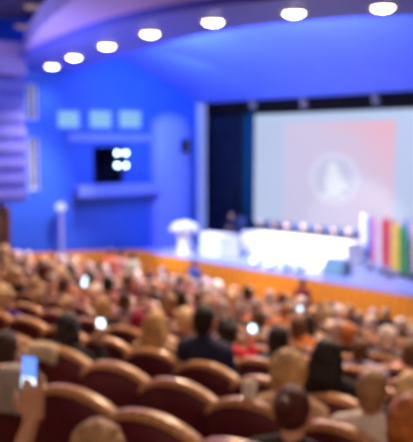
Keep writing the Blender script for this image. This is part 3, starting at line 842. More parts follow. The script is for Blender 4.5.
def tmpl(kind, part, extra=None):
    key = (kind, part, extra)
    if key in _T: return _T[key]
    J = pose(kind); bm = bmesh.new()
    if part == 'body': body_geo(bm, J); me = fuse('person', bm, .0055 if kind == 'filming' else .0105, 3)
    elif part == 'top': body_geo(bm, J, .014, 'top'); me = fuse('top', bm, .013, 4)
    elif part == 'legs': body_geo(bm, J, .012, 'legs'); me = fuse('trousers', bm, .014, 3)
    elif part == 'shoes': body_geo(bm, J, 0, 'shoes'); me = fuse('shoes', bm, .013, 2)
    elif part == 'hair': hair_geo(bm, J, extra); me = fuse('hair', bm, .010, 3)
    elif part == 'eyes':
        for sx in (-1, 1): ball(bm, J['hd'] + Matrix.Rotation(J['yaw'], 3, 'Z') @ Vector((sx * .03, .0775, .006)), .0085, 10)
        me = new_mesh('eyes', bm, True)
    elif part == 'collar':
        lathe(bm, [(.064, -.03), (.070, .0), (.066, .045), (.060, .045), (.062, -.03)], (0, 0, 0), 20)
        bmesh.ops.transform(bm, matrix=Matrix.Translation(J['nb'] + V3(0, .005, .045)) @ Matrix.Rotation(.12, 4, 'X'), verts=bm.verts[:]); me = new_mesh('collar', bm, True)
    _T[key] = me
    return me
HAIR = {'black': (.012, .010, .012), 'dark brown': (.045, .022, .015), 'brown': (.14, .065, .03), 'auburn': (.085, .018, .018), 'ginger': (.50, .16, .04), 'blond': (.58, .36, .15),
        'pale blond': (.68, .48, .27), 'sandy': (.40, .24, .12), 'grey': (.46, .38, .35), 'white': (.80, .72, .68), 'crimson': (.30, .012, .06)}
TOPS = {'black': (.012, .011, .016), 'navy': (.018, .024, .085), 'white': (.78, .75, .74), 'cream': (.86, .76, .60), 'beige': (.50, .33, .21), 'pink': (.62, .30, .27), 'coral': (.72, .17, .10),
        'red': (.58, .02, .05), 'orange': (.75, .23, .04), 'burgundy': (.17, .015, .03), 'grey': (.22, .20, .22), 'lilac': (.42, .36, .55), 'teal': (.02, .12, .2), 'blue': (.05, .13, .5),
        'brown': (.16, .07, .035), 'mint': (.52, .62, .50), 'rust': (.45, .12, .035), 'purple': (.14, .06, .4), 'charcoal': (.045, .042, .055)}
SKIN = [(.62, .33, .21), (.55, .28, .17), (.70, .42, .30), (.40, .19, .11), (.80, .56, .47)]
STYLEW = {'short': 'short', 'bald': 'thinning', 'bob': 'chin-length', 'long': 'long', 'bun': 'pinned-up', 'full': 'full', 'scarf': 'covered'}
def add_person(kind, style, hair, top, loc, rz, sc=1.0, legs='charcoal', collar=None, skin=None, face=False, near=False):
    sk = skin if skin is not None else random.randrange(3)
    o = obj('person', tmpl(kind, 'body'), mat('skin_tone_%d' % sk, SKIN[sk], .5, .06, 20), None, loc, rz, objmat=True)
    o.scale = (sc, sc, sc)
    obj('shirt' if top in ('white', 'pink', 'coral', 'mint', 'red', 'orange') else 'jacket', tmpl(kind, 'top'), mat('cloth_' + top.replace(' ', '_'), TOPS[top], .85, .12, 14), o, objmat=True)
    hn = 'headscarf' if style == 'scarf' else 'hair'
    obj(hn, tmpl(kind, 'hair', style), hair_mat('hair_' + hair.replace(' ', '_'), HAIR[hair]), o, objmat=True)
    if near or kind == 'standing': obj('trousers', tmpl(kind, 'legs'), mat('cloth_' + legs, TOPS[legs], .85, .12, 14), o, objmat=True)
    if kind == 'standing': obj('shoes', tmpl(kind, 'shoes'), M_BLACK, o, objmat=True)
    if collar: obj('collar', tmpl(kind, 'collar'), mat('cloth_' + collar, TOPS[collar], .85, .12, 14), o, objmat=True)['label'] = collar + ' shirt collar'
    if face: obj('eyes', tmpl(kind, 'eyes'), mat('dark_eye', (.02, .015, .012), .2), o, objmat=True)
    return o

POFF = .10                                    # sitters sit this far in front of the crown of the backrest
SEATS = {}                                    # (row, index) -> dict
TAKEN = {}
# px, py of the head centre, pose, hair style, hair colour, top colour, forced row, options, words for the label
NEAR = [
 (103, 438, 'seated', 'full', 'sandy', 'beige', 0, {'sc': .97, 'dz': -.17}, 'sandy-haired person at the bottom frame edge, nearest large head left of centre'),
 (294, 412, 'seated', 'bun', 'auburn', 'black', 1, {'k': 1}, 'person with dark auburn pinned-up hair before the fluffy blond head'),
 (255, 446, 'seated', 'short', 'grey', 'grey', 0, {'sc': .93}, 'grey-haired person whose crown just shows at the bottom frame edge'),
 (416, 430, 'seated', 'full', 'ginger', 'rust', 1, {}, 'ginger-haired person at the lower right frame edge'),
 (356, 388, 'seated', 'short', 'sandy', 'white', 2, {'k': 2}, 'man with greying sandy hair in a white shirt, lower right'),
 (411, 390, 'seated', 'bob', 'pale blond', 'charcoal', 3, {}, 'pale blond person at the right frame edge, just above the ginger head'),
 (292, 374, 'seated', 'full', 'blond', 'beige', 3, {}, 'person with fluffy blond hair behind the auburn pinned-up hair'),
 (327, 362, 'seated', 'long', 'black', 'black', 4, {'sc': 1.04}, 'person with long black hair in black, right of the fluffy blond head'),
 (198, 342, 'seated', 'short', 'black', 'navy', 4, {'sc': 1.1, 'collar': 'navy'}, 'man with short black hair in a navy suit left of centre'),
 (157, 338, 'seated', 'long', 'blond', 'beige', 4, {'k': 3, 'sc': 1.0}, 'person with long blond hair left of the navy suit'),
 (103, 336, 'phone', 'bob', 'black', 'black', 4, {'k': 2}, 'person in black filming with a raised glowing phone at left'),
 (4, 352, 'turned', 'bob', 'dark brown', 'white', 1, {'k': 1}, 'dark-haired person turned sideways at the left frame edge'),
 (247, 336, 'phone', 'full', 'black', 'red', 5, {}, 'black-haired person in red holding a small phone, centre of the hall'),
 (281, 340, 'turned', 'bob', 'black', 'teal', 5, {}, 'black-haired person in teal behind the fluffy blond head'),
 (264, 320, 'leaning', 'short', 'brown', 'white', 6, {}, 'brown-haired person in a white shirt behind the teal top'),
 (303, 326, 'leaning', 'bob', 'brown', 'orange', 6, {}, 'person in a bright orange top right of the white shirt'),
 (348, 334, 'seated', 'short', 'ginger', 'black', 6, {}, 'ginger-brown head with black jacket, left of the white-haired person'),
 (365, 350, 'leaning', 'short', 'brown', 'lilac', 4, {'k': 5}, 'person in a pale lilac shirt behind the man in white shirt'),
 (388, 338, 'seated', 'full', 'white', 'grey', 5, {}, 'person with white rounded hair at right'),
 (371, 322, 'seated', 'bob', 'white', 'black', 7, {}, 'white-haired person in black, behind and left of the rounded white hair'),
 (386, 304, 'turned', 'short', 'pale blond', 'black', 9, {'sc': 1.1}, 'pale blond person facing sideways before the stage at far right'),
 (140, 320, 'seated', 'scarf', 'crimson', 'burgundy', 5, {'k': 4}, 'person in a crimson headscarf behind the long blond hair'),
 (127, 311, 'seated', 'short', 'brown', 'lilac', 5, {}, 'brown-haired person in a lilac top left of the crimson headscarf'),
 (6, 298, 'seated', 'full', 'pale blond', 'purple', 6, {}, 'large pale blond head at the left frame edge'),
 (16, 276, 'seated', 'full', 'pale blond', 'black', 8, {}, 'pale blond head above the large one at the left edge'),
 (33, 287, 'seated', 'bob', 'blond', 'beige', 7, {'k': 5}, 'yellow-blond head in beige near the left edge'),
 (40, 303, 'seated', 'bob', 'sandy', 'purple', 6, {'k': 4}, 'sandy-haired person with a purple collar at left'),
 (63, 312, 'seated', 'short', 'pale blond', 'beige', 6, {'k': 4}, 'pale head in beige right of the purple collar'),
 (105, 308, 'seated', 'bob', 'blond', 'black', 6, {}, 'blond head above the phone held by the person in black'),
 (170, 303, 'seated', 'full', 'blond', 'rust', 7, {}, 'golden blond head right of the crimson headscarf'),
 (84, 297, 'phone', 'short', 'brown', 'pink', 6, {}, 'person in pink holding up the lower of two bright phones at left'),
 (85, 284, 'phone', 'short', 'sandy', 'rust', 8, {}, 'person in rust holding up the upper of two bright phones at left'),
 (74, 266, 'seated', 'bob', 'pale blond', 'pink', 10, {}, 'pale blond person in pink beside the wooden kerb at left'),
 (172, 286, 'seated', 'short', 'white', 'brown', 9, {}, 'white-haired person in brown left of centre, below the orange stage front'),
 (162, 271, 'seated', 'short', 'white', 'beige', 11, {}, 'white-haired person in beige close to the orange stage front'),
 (187, 320, 'seated', 'short', 'pale blond', 'brown', 6, {}, 'pale blond head above the man in the navy suit'),
 (222, 310, 'seated', 'short', 'white', 'rust', 7, {}, 'small white-haired head behind the person in red'),
 (283, 292, 'turned', 'bob', 'pale blond', 'beige', 10, {'sc': 1.0}, 'pale blond person turned aside, left of the person standing in burgundy'),
 (300, 313, 'phone', 'short', 'sandy', 'orange', 8, {}, 'person in orange with a tiny bright phone right of centre'),
 (413, 352, 'seated', 'bob', 'brown', 'pink', 4, {}, 'brown-haired person in pink at the right frame edge'),
 (205, 292, 'seated', 'short', 'white', 'rust', 9, {}, 'white-haired person in rust below the white side table'),
 (45, 262, 'seated', 'short', 'pale blond', 'coral', 11, {}, 'pale blond person in coral by the left wall'),
]
def head_py(k, px):
    s = s_for(k, px, 0, POFF + .16); return project(seat_pt(k, s, 0, POFF + .16, 1.17))[1]
for k in range(18): pass
people = []
for e in NEAR:
    px, py, kind, st, hc, tc_, k, opt, lab = e
    best = min(range(0, 18), key=lambda q: abs(head_py(q, px) - py))
    k = opt.get('k', best)
    if 'sc' not in opt:
        d_ = seat_pt(k, s_for(k, px, 0, POFF + .16), 0, POFF + .16).y
        opt['sc'] = max(.90, min(1.09, 1 + (head_py(k, px) - py) * d_ / F / 1.17))
    people.append(dict(k=k, s=s_for(k, px, .14, POFF + .42) if kind == 'phone' else s_for(k, px, 0, POFF + .16), px=px, e=e))
PHASE_PX = {1: 140, 2: 108, 3: 148}
def seat_range(k):
    a = s_at_px(k, -22); b = s_at_px(k, 436)
    rd, rn = row_dir(k)
    # leave a side aisle along the left wall
    while (row_pt(k, a) - SO).dot(SU) < UW + .75 and a < b: a += .1
    if k == 12: a = max(a, s_at_px(k, 112))   # cross aisle at the left
    return a, b
for k in range(0, 18):
    a, b = seat_range(k); pp = [p['s'] for p in people if p['k'] == k]
    if k in PHASE_PX: ph = s_at_px(k, PHASE_PX[k])
    elif pp:
        ph = min([i * PITCHS / 24 for i in range(24)], key=lambda q: sum((((s - q) / PITCHS + .5) % 1 - .5) ** 2 for s in pp))
    else: ph = random.uniform(0, PITCHS)
    i0 = math.ceil((a - ph) / PITCHS); i1 = math.floor((b - ph) / PITCHS)
    for i in range(i0, i1 + 1): SEATS[(k, i)] = dict(k=k, i=i, s=ph + i * PITCHS, who=None)
for p in people:
    for dk in (0, 1, -1, 2):
        kind_ = p['e'][2]; kk = p['k'] + dk
        ss = s_for(kk, p['px'], .14, POFF + .42) if kind_ == 'phone' else s_for(kk, p['px'], 0, POFF + .16)
        c = [q for q in SEATS.values() if q['k'] == kk and q['who'] is None]
        q = min(c, key=lambda q: abs(q['s'] - ss)) if c else None
        if q and abs(q['s'] - ss) <= .40: p['k'] = kk; p['s'] = ss; break
        q = None
    if q is None:
        print('NOSEAT', p['e'][8][:40]); p['seat'] = None; continue
    q['who'] = p; p['seat'] = q
    d = p['s'] - q['s']; p['s'] = q['s'] + max(-.2, min(.2, d)) if p['k'] <= 3 else q['s'] + max(-.13, min(.13, d))
ORD = ['zeroth', 'first', 'second', 'third', 'fourth', 'fifth', 'sixth', 'seventh', 'eighth', 'ninth', 'tenth', 'eleventh', 'twelfth', 'thirteenth', 'fourteenth', 'fifteenth', 'sixteenth', 'seventeenth', 'eighteenth', 'nineteenth', 'twentieth'] + ['twenty-' + x for x in ('first', 'second', 'third', 'fourth', 'fifth', 'sixth', 'seventh', 'eighth', 'ninth')] + ['thirtieth']
GP = 'seated audience in the theatre rows'
# phones
M_PHONE = emit('phone_screen', (.45, .68, 1.0), 2); M_PHONEB = emit('phone_screen_bright', (.58, .82, 1.0), 4.5)
def add_phone(loc, rz, label, big=False, sc=1.0, tilt=0.0):
    t = thing('phone', label, 'phone', loc, rz, None)
    t.rotation_euler = (tilt, 0, rz)
    obj('phone_body', B((0, 0, 0), (.068 * sc, .009, (.155 if big else .12) * sc), .003), M_BLACK, t)
    if big:
        obj('screen', B((0, -.0055, .0), (.062 * sc, .002, .145 * sc)), emit('phone_screen_blue', (.14, .30, .95), 1.5), t)
        obj('bright_picture', B((0, -.007, -.02), (.060 * sc, .002, .038 * sc)), emit('phone_picture_white', (.70, .86, 1.0), 2.4), t)
    else: obj('screen', B((0, -.0055, 0), (.062 * sc, .002, .085 * sc)), M_PHONEB, t)
    return t
def person_on_seat(p, kind, st, hc, top, opt, lab):
    k = p['k']; sc = opt.get('sc', 1.0)
    loc = seat_pt(k, p['s'], 0, POFF, opt.get('dz', 0)); rz = -face(k)
    o = add_person(kind, st, hc, top, loc, rz, sc, collar=opt.get('collar'), near=k <= 3, skin=opt.get('skin'))
    tag(o, lab, 'person', GP); p['obj'] = o
    if kind == 'phone':
        pl_ = Vector((.135, .430, 1.150)) * sc; c, s_ = math.cos(rz), math.sin(rz)
        add_phone(loc + Vector((pl_.x * c - pl_.y * s_, pl_.x * s_ + pl_.y * c, pl_.z)), rz, 'small glowing phone raised by the ' + opt['ph'] if 'ph' in opt else 'small glowing phone held up by ' + lab.split(' hold')[0].split(' filming')[0].split(' with')[0].replace('person', 'the person', 1))
    return o
def spread_row():
    for k in range(18):
        row = sorted([p for p in people if p['k'] == k and p['seat']], key=lambda p: p['s'])
        for a, b in zip(row, row[1:]):
            if b['s'] - a['s'] < .525: b['s'] = a['s'] + .525
spread_row()
for p in people:
    if p['seat'] is None: continue
    px, py, kind, st, hc, tc_, k, opt, lab = p['e']
    person_on_seat(p, kind, st, hc, tc_, opt, lab)
# the rest of the audience farther down
rg = random.Random(23)
HW = [('dark brown', 5), ('black', 6), ('brown', 2), ('sandy', 2), ('blond', 3), ('pale blond', 5), ('grey', 3), ('white', 5), ('auburn', 2), ('ginger', 1)]
TWt = [('black', 8), ('navy', 4), ('brown', 4), ('beige', 2), ('pink', 3), ('rust', 3), ('burgundy', 4), ('white', 3), ('grey', 2), ('lilac', 2), ('coral', 1), ('red', 1), ('charcoal', 6), ('orange', 1), ('cream', 2)]
def pick(w):
    t = rg.uniform(0, sum(x[1] for x in w))
    for a, b in w:
        t -= b
        if t <= 0: return a
    return w[-1][0]
for (k, i), q in sorted(SEATS.items()):
    if q['who'] or k < 6: continue
    if k in (14, 15, 16) and 98 < project(row_pt(k, q['s'], .3, 1.2))[0] < 150: continue
    if k == 17 and any(abs(project(row_pt(k, q['s'], .3, 1.2))[0] - v) < 14 for v in (194, 304)): continue
    if rg.random() > (.42 if k < 8 else (.62 if q['s'] < -.5 else .42)): continue
    st = rg.choice(['short', 'short', 'short', 'bob', 'bob', 'full', 'long', 'bun', 'bald']); hc = pick(HW); tp = pick(TWt)
    kind = rg.choice(['seated', 'seated', 'seated', 'turned', 'turned_left', 'leaning'])
    s_ = q['s'] + rg.uniform(-.05, .05)
    nb = [p['s'] for p in people if p['k'] == k and p['seat']]
    if any(abs(s_ - v) < .545 for v in nb): s_ = q['s']
    if any(abs(s_ - v) < .535 for v in nb): continue
    p = dict(k=k, s=s_, seat=q, auto=(st, hc, tp)); q['who'] = p; people.append(p)
    person_on_seat(p, kind, st, hc, tp, {'sc': rg.uniform(.95, 1.06)}, 'x')
    p['key'] = (k, i)
for (k, i), q in SEATS.items(): q['obj'] = add_seat(k, q['s'])

# the person with the phone at the lower left frame edge, of whom only the arm and sleeve show
fk = 0
fs = s_at_px(0, -40, .3)
hand_t = CAM + ray(37, 397) * 2.62
a = theta(0); rz = -a + .12
J = pose('filming'); w = J['wrr'] + Vector((-.01, .03, .06))
R2 = Matrix.Rotation(rz, 3, 'Z')
floc = hand_t - R2 @ w
fo = add_person('filming', 'short', 'brown', 'cream', floc, rz, 1.0, near=True, skin=1)
print('filmer at', floc, 'floor', floor_z(0), floor_z(1))
tag(fo, 'bare-armed person at the lower left frame edge raising a large glowing phone', 'person')
pc = CAM + ray(30, 377) * 2.62
add_phone(pc, rz + .1, 'large glowing blue phone held up at the lower left', True, 1.0, -.08)

# cream jacket lying over a seat back at left
def draped(px, py, col, label, cat, name, wd=.27, k=None, drop=None):
    if k is None: k = min(range(0, 8), key=lambda q: abs(project(row_pt(q, s_at_px(q, px), 0, CROWN))[1] - py))
    q = min([q for q in SEATS.values() if q['k'] == k], key=lambda q: abs(q['s'] - s_at_px(k, px)))
    bm = bmesh.new(); A = []
    prof = [(-.03, .955), (-.012, 1.00), (.0, 1.045), (.04, 1.062), (.09, 1.055), (.125, 1.0), (.14, .88), (.16, .74)]
    if drop: prof = [(.012, .80), (-.005, .86)] + prof
    n = 14
    for j, (yy, zz) in enumerate(prof):
        A.append([bm.verts.new(((-.5 + i / n) * wd * (1 + .12 * math.sin(j)), yy - .028 * (1 - ((-.5 + i / n) * wd / .265) ** 2) - .012 * math.sin(i * 1.7 + j), zz - .10 * (abs(-.5 + i / n) * wd / .265) ** 2.2 + .008 * math.sin(i * 2.1))) for i in range(n + 1)])
    for r0, r1_ in zip(A, A[1:]):
        for i in range(n): bm.faces.new((r0[i], r0[i + 1], r1_[i + 1], r1_[i]))
    bmesh.ops.solidify(bm, geom=bm.faces[:], thickness=-.018)
    bmesh.ops.recalc_face_normals(bm, faces=bm.faces[:])
    o = obj(name, bm, mat('cloth_' + col, TOPS[col], .85, .12, 14), None, seat_pt(k, q['s'], max(-.11, min(.11, (s_at_px(k, px) - q['s']))), 0), -face(k), smooth=True)
    tag(o, label, cat); return o
draped(38, 350, 'cream', 'cream jacket draped over the seat back above the large phone', 'jacket', 'draped_jacket')

draped(9, 372, 'white', 'white jacket draped over a seat back at the left frame edge', 'jacket', 'draped_jacket', .24, 1, True)
draped(262, 329, 'white', 'white jacket draped over a seat back behind the person in red', 'jacket', 'draped_jacket', .34)
# folded sheet of paper standing against a seat rail
s_ = s_at_px(2, 245); q_ = min([q for q in SEATS.values() if q['k'] == 2], key=lambda q: abs(q['s'] - s_))
lx = (s_ - q_['s']) * .95
bm = bmesh.new(); box(bm, (0, 0, .06), (.075, .004, .13), Matrix.Rotation(.12, 4, 'X')); box(bm, (.0, .022, .06), (.075, .004, .13), Matrix.Rotation(-.2, 4, 'X'))
ps = obj('folded_paper', bm, mat('white_paper', (.85, .84, .82), .8, .03, 5), None, seat_pt(2, q_['s'], lx, .05, CROWN - .055 + .02), -face(2))
tag(ps, 'folded white paper standing on the seat rail left of the fluffy blond head', 'paper')
# people standing at the front
def stand(px, k, off, hs, hc, tp, lab, rzx=0.0, base=None, sc=1.0):
    if base is None:
        s = s_at_px(k, px, off); loc = row_pt(k, s, off); loc.z = floor_z(k)
    else: loc = base
    o = add_person('standing', hs, hc, tp, loc, -face(k) + rzx, sc); tag(o, lab, 'person'); return o
stand(110, 15, .3, 'bob', 'brown', 'coral', 'standing person in a coral red shirt left of the orange stage front')
stand(121.5, 16, .3, 'short', 'dark brown', 'pink', 'standing person in a pink shirt between coral red and pale green shirts')
stand(133, 14, .3, 'short', 'dark brown', 'mint', 'standing person in a pale green shirt left of the orange stage front')
u, z = hit_w(194.5, 262, -.6); b_ = S(u, -.6, FZ)
stand(194, 17, 0, 'short', 'dark brown', 'blue', 'person in blue standing before the orange stage front under the flowers', base=b_, sc=1.0)
u, z = hit_w(303, 275, -.7); b_ = S(u, -.7, FZ)
stand(305, 17, 0, 'short', 'black', 'burgundy', 'dark-haired person in burgundy standing before the stage below the table', base=b_)
# ------------------------------------------------------------------ the panel behind the table
CHM = {}
def panel_chair(loc, rz, label):
    t = thing('panel_chair', label, 'chair', loc, rz, 'high-backed chairs behind the panel table')
    M_CH = mat('dark_blue_chair', (.07, .10, .24), .6, .1, 10)
    if not CHM:
        bm = bmesh.new(); box(bm, (0, -.0, .66), (.40, .08, .78), bevel=.035); CHM['backrest'] = new_mesh('backrest', bm)
        bm = bmesh.new(); box(bm, (0, .26, .27), (.46, .44, .08), bevel=.03); CHM['seat'] = new_mesh('seat', bm)
        for i, (x, y_) in enumerate(((-.22, .02), (.22, .02), (-.22, .46), (.22, .46))): CHM['leg%d' % i] = new_mesh('leg', CY((x, y_, 0), (x, y_, .25), .02))
        for q in CHM.values(): q.materials.append(M_CH)
    for nm, me in CHM.items(): obj(nm.rstrip('0123'), me, None, t)
PANEL = [(261, 'grey'), (275, 'brown'), (288, 'dark brown'), (305, 'grey'), (320, 'brown'), (335, 'black'), (350, 'grey')]
PN = ['leftmost', 'second from left', 'third from left', 'middle', 'third from right', 'second from right', 'rightmost']
for (px, hc), nm in zip(PANEL, PN):
    u, z = hit_w(px, 232, TW + 1.2)
    loc = S(u, TW + 1.46, SZ)
    o = add_person('table', 'short' if hc != 'brown' else 'bob', hc, 'charcoal', loc, ROT + PI, .95, skin=4, face=True, near=True, collar='white')
    tag(o, 'panel member in dark suit at the white table, %s of the seven' % nm, 'person', 'panel members at the white table')
    panel_chair(S(u, TW + 1.62, SZ), ROT + PI, 'dark high-backed chair of the %s panel member' % nm)
u, z = hit_w(236.5, 229, 3.75)
o = add_person('table', 'short', 'black', 'navy', S(u, 3.62 + .25, SZ), ROT + PI, 1.06, skin=1, face=True, near=True); tag(o, 'person in navy seated alone before the teal curtain left of the table', 'person')
panel_chair(S(u, 4.02, SZ), ROT + PI, 'dark chair before the teal curtain, apart from the panel')

# ------------------------------------------------------------------ keep only what can be seen from here and a step aside
KEEP_SEATS = None
PARTBIT = {'backrest': 1, 'top_rail': 2, 'seat_cushion': 4, 'armrest': 8, 'leg': 16}
KEEP_PEOPLE = None
#KEEP_DATA
KEEP_SEATS = {(1, -2): 11, (1, -1): 11, (1, 0): 3, (1, 1): 2, (2, -2): 3, (2, -1): 3, (2, 0): 3, (2, 1): 3, (2, 2): 3, (2, 3): 3, (3, -4): 31, (3, -3): 3, (3, -2): 3, (3, -1): 3, (3, 0): 3, (3, 1): 3, (3, 2): 3, (3, 3): 3, (3, 4): 3, (4, -6): 3, (4, -5): 3, (4, -4): 3, (4, -3): 3, (4, -2): 3, (4, -1): 3, (4, 0): 2, (4, 1): 3, (4, 2): 3, (4, 3): 3, (5, -8): 15, (5, -7): 3, (5, -6): 3, (5, -5): 3, (5, -4): 3, (5, -3): 3, (5, -2): 3, (5, -1): 3, (5, 0): 3, (5, 1): 3, (5, 2): 3, (5, 3): 3, (5, 4): 11, (6, -9): 3, (6, -8): 3, (6, -7): 2, (6, -6): 3, (6, -5): 3, (6, -4): 3, (6, -3): 2, (6, -2): 3, (6, -1): 3, (6, 0): 3, (6, 1): 3, (6, 2): 3, (6, 3): 3, (6, 4): 3, (7, -11): 3, (7, -10): 3, (7, -9): 3, (7, -8): 3, (7, -7): 3, (7, -6): 2, (7, -5): 3, (7, -4): 3, (7, -3): 3, (7, -2): 2, (7, -1): 3, (7, 0): 3, (7, 1): 2, (7, 3): 3, (7, 4): 3, (7, 5): 7, (8, -12): 3, (8, -11): 3, (8, -10): 3, (8, -9): 3, (8, -6): 3, (8, -5): 3, (8, -4): 3, (8, -3): 3, (8, -2): 3, (8, -1): 3, (8, 0): 3, (8, 1): 3, (8, 2): 3, (8, 3): 3, (8, 4): 3, (8, 6): 3, (9, -14): 3, (9, -13): 3, (9, -12): 2, (9, -11): 3, (9, -10): 3, (9, -7): 2, (9, -6): 2, (9, -5): 2, (9, -2): 2, (9, -1): 2, (9, 0): 3, (9, 1): 2, (9, 2): 3, (9, 3): 3, (9, 4): 3, (9, 5): 3, (9, 6): 3, (10, -14): 3, (10, -12): 3, (10, -11): 3, (10, -8): 3, (10, -7): 3, (10, -6): 3, (10, -4): 3, (10, -2): 3, (10, -1): 3, (10, 1): 2, (10, 2): 3, (10, 4): 3, (10, 5): 3, (10, 6): 3, (10, 7): 3, (11, -17): 3, (11, -12): 3, (11, -10): 3, (11, -8): 3, (11, -7): 3, (11, -6): 3, (11, -4): 3, (11, -3): 3, (11, -2): 3, (11, -1): 3, (11, 0): 3, (11, 1): 3, (11, 2): 3, (11, 3): 2, (11, 4): 2, (11, 6): 3, (11, 7): 3, (12, -6): 3, (12, -5): 3, (12, -4): 3, (12, -2): 3, (12, -1): 3, (12, 0): 3, (12, 2): 3, (12, 3): 3, (12, 4): 2, (12, 5): 2, (12, 6): 3, (12, 7): 3, (13, -15): 2, (13, -14): 3, (13, -12): 3, (13, -10): 3, (13, -9): 2, (13, -8): 2, (13, -7): 3, (13, -5): 3, (13, -1): 3, (13, 0): 2, (13, 1): 2, (13, 2): 2, (13, 3): 2, (13, 4): 2, (13, 6): 2, (13, 7): 2, (14, -13): 3, (14, -10): 2, (14, -7): 2, (14, -5): 2, (14, -4): 2, (14, 0): 3, (14, 3): 3, (14, 8): 2, (14, 9): 2, (15, -10): 2, (16, -8): 3, (16, -6): 2, (16, -1): 2, (16, 10): 2, (17, -6): 2, (17, -4): 3, (17, 4): 2}
KEEP_PEOPLE = {(6, -4), (7, -8), (7, -7), (7, -2), (7, -1), (7, 0), (7, 2), (7, 3), (8, -11), (8, -8), (8, -7), (8, -6), (8, -5), (8, -4), (8, -3), (8, -1), (8, 1), (8, 6), (9, -14), (9, -12), (9, -11), (9, -10), (9, -8), (9, -5), (9, -3), (9, 0), (9, 1), (9, 3), (9, 4), (9, 6), (10, -15), (10, -14), (10, -13), (10, -5), (10, -4), (10, 0), (10, 1), (10, 4), (10, 7), (11, -15), (11, -13), (11, -11), (11, -10), (11, -8), (11, -7), (11, -3), (11, 0), (11, 3), (11, 4), (11, 7), (11, 8), (12, -4), (12, -3), (12, -2), (12, 5), (12, 8), (13, -11), (13, -10), (13, -9), (13, -8), (13, -6), (13, -4), (13, -3), (13, -2), (13, 1), (13, 3), (13, 4), (13, 6), (14, -13), (14, -12), (14, -11), (14, -5), (14, 0), (14, 2), (14, 3), (14, 4), (14, 6), (14, 8), (14, 10), (15, -3), (15, 0), (15, 1), (15, 4), (15, 5), (15, 7), (15, 8), (15, 10), (16, -4), (16, -1), (16, 0), (16, 7), (16, 8), (17, 0), (17, 2)}
def remove_tree(o):
    for c in list(o.children): remove_tree(c)
    bpy.data.objects.remove(o)
if KEEP_SEATS is not None:
    for key, q in list(SEATS.items()):
        if key not in KEEP_SEATS: remove_tree(q['obj']); del SEATS[key]
        else:
            for c in list(q['obj'].children):
                if not KEEP_SEATS[key] & PARTBIT[c.name.split('.')[0]]: bpy.data.objects.remove(c)
    for p in list(people):
        if 'key' in p and p['key'] not in KEEP_PEOPLE: remove_tree(p['obj']); people.remove(p)
        if p.get('seat') and p['seat'].get('who') is p and p not in people: p['seat']['who'] = None
# labels for the audience that is only told apart by its place, and for the seats
WN = lambda k: ORD[18 - k] + ' row from the stage'
for k in range(18):
    row = sorted([q for q in SEATS.values() if q['k'] == k], key=lambda q: q['s'])
    allp = sorted([p for p in people if p['k'] == k and p.get('obj')], key=lambda p: p['s'])
    pos = 0
    for p in allp:
        pos += 1
        if 'auto' in p:
            st, hc, tp = p['auto']
            w_ = {'short': '', 'bald': 'thinning ', 'bob': '', 'long': 'long ', 'bun': 'pinned-up ', 'full': 'fluffy '}[st]
            p['obj']['label'] = 'person with %s%s hair in %s, %s sitter from left, %s' % (w_, hc, tp, ORD[pos], ORD[18 - k] + ' row from stage')
    n = 0
    for q in row:
        n += 1; o = q['obj']; o['category'] = 'seat'; o['group'] = 'burgundy theatre seats'
        w_ = q['who']; rowt = ORD[18 - k] + ' row from stage'
        if w_ and 'auto' in w_: o['label'] = 'burgundy seat under the %s-haired sitter in %s, %s from left, %s' % (w_['auto'][1], w_['auto'][2], ORD[n], rowt)
        elif w_: o['label'] = ' '.join(('burgundy seat of the ' + w_['e'][8].split(',')[0].replace('large ', '')).split()[:16])
        else: o['label'] = 'empty burgundy seat with tan wooden rail, %s from left, %s' % (ORD[n], rowt)

# ------------------------------------------------------------------ light
def area(name, loc, target, size, energy, col, sy=None, spread=None):
    l = bpy.data.lights.new(name, 'AREA'); l.energy = energy; l.color = col; l.size = size
    if sy: l.shape = 'RECTANGLE'; l.size_y = sy
    if spread: l.spread = spread
    o = bpy.data.objects.new(name, l); COL.objects.link(o); o.location = loc
    o.rotation_euler = (Vector(target) - Vector(loc)).to_track_quat('-Z', 'Y').to_euler(); return o
def spot(name, loc, target, energy, col, size, blend=.5, soft=.2):
    l = bpy.data.lights.new(name, 'SPOT'); l.energy = energy; l.color = col; l.spot_size = size; l.spot_blend = blend; l.shadow_soft_size = soft
    o = bpy.data.objects.new(name, l); COL.objects.link(o); o.location = loc
    o.rotation_euler = (Vector(target) - Vector(loc)).to_track_quat('-Z', 'Y').to_euler(); return o
w = bpy.data.worlds.new('hall'); SC.world = w; w.use_nodes = True
w.node_tree.nodes['Background'].inputs['Color'].default_value = (.60, .36, .48, 1); w.node_tree.nodes['Background'].inputs['Strength'].default_value = .05
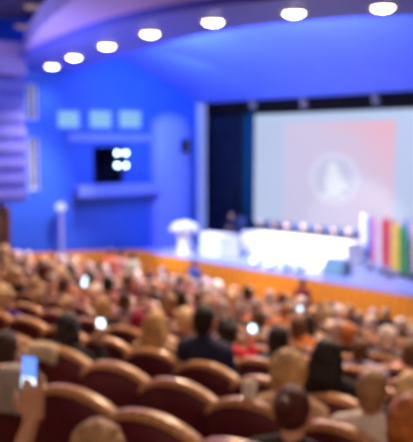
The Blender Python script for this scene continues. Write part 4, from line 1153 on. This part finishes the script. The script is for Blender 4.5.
# house lamps in the ceiling over the audience, tilted a little back from the stage
for x, y_, e in ((-3.2, 8.5, 800), (1.5, 7.5, 850), (4.5, 9.5, 850), (-4.5, 14, 1500), (.5, 13, 1600), (4.5, 14, 1500)):
    spot('house_lamp', (x, y_, CAM.z + 2.3), (x - .6, y_ - 3.2, floor_z(6)), e, (1, .70, .46), 1.75, .7, .12)
spot('rear_fill', (-1.6, -1.6, CAM.z + 2.4), (-.6, 4.0, floor_z(2) + .8), 250, (1, .70, .48), 1.3, .8, .25)  # unseen spots added behind the camera as fill for the near rows
spot('rear_fill', (2.4, -1.2, CAM.z + 2.4), (1.6, 5.0, floor_z(2) + .8), 240, (1, .66, .44), 1.3, .8, .25)
for u_, e in ((-1.5, 3000), (2.5, 3200), (6.0, 3000)):  # added spots standing in for stage spill, to brighten the far rows
    spot('audience_fill', S(u_, -2.6, 7.2), S(u_ - .5, -6.0, .6), e, (1, .77, .64), 1.5, .7, .12)
# blue washers on the left wall and the cove
area('blue_wash', S(2.0, -3.0, 7.3), S(UW, -1.0, 4.5), 2.0, 150, (.14, .42, 1))
area('blue_wash', S(-.4, -.6, 6.9), S(UW, 1.0, 4.0), 1.2, 100, (.32, .48, 1))
area('cove_wash', S(1.0, -3.6, 7.0), S(2.0, 2.6, 6.6), 3.0, 500, (.46, .52, 1), 1.0)
area('cove_wash', S(6.0, -3.6, 7.0), S(6.5, 2.6, 6.6), 3.0, 500, (.46, .52, 1), 1.0)
area('blue_uplight', S(1, -10.0, 4.2), S(1, -11.0, 9), 5.0, 560, (.62, .55, 1))
spot('face_fill', S(2.0, -9.5, 6.9), S(2.2, TW + 1.3, SZ + .95), 22000, (1, .90, .85), .33, .4, .1)  # unseen front spot added to brighten the panel faces
spot('curtain_fill', S(1.0, .5, 6.9), S(-1.6, CW, SZ + 1.6), 900, (.75, .88, 1), .75, .7, .2)  # spot added to brighten the lone sitter and the curtains
# white stage lights
for u_, e in ((.2, 900), (2.2, 900), (4.4, 900)):
    spot('stage_light', S(u_, -3.0, 7.4), S(u_, TW, SZ + .5), e, (.95, .97, 1), .62, .6, .15)
spot('stage_light', S(-2.2, -4.0, 6.9), S(pu + .1, PDW, SZ + .7), 2600, (1, .98, .95), .42, .5, .15)
spot('stage_light', S(6.5, -3.0, 7.3), S(6.2, 2.0, SZ + .8), 800, (.95, .97, 1), .7, .6, .15)
spot('stage_light', S(3.0, 3.2, 6.2), S(2.2, TW + 1.2, SZ + 1), 900, (.9, .95, 1), 1.3, .6, .15)
# warm lamps on the stage front
spot('front_lamp', S(-1.0, -6.5, 6.95), S(.3, 0, .4), 2200, (1, .74, .45), .9, .8, .3)
spot('front_lamp', S(4.5, -6.5, 6.95), S(5, 0, .4), 2200, (1, .74, .45), .9, .8, .3)
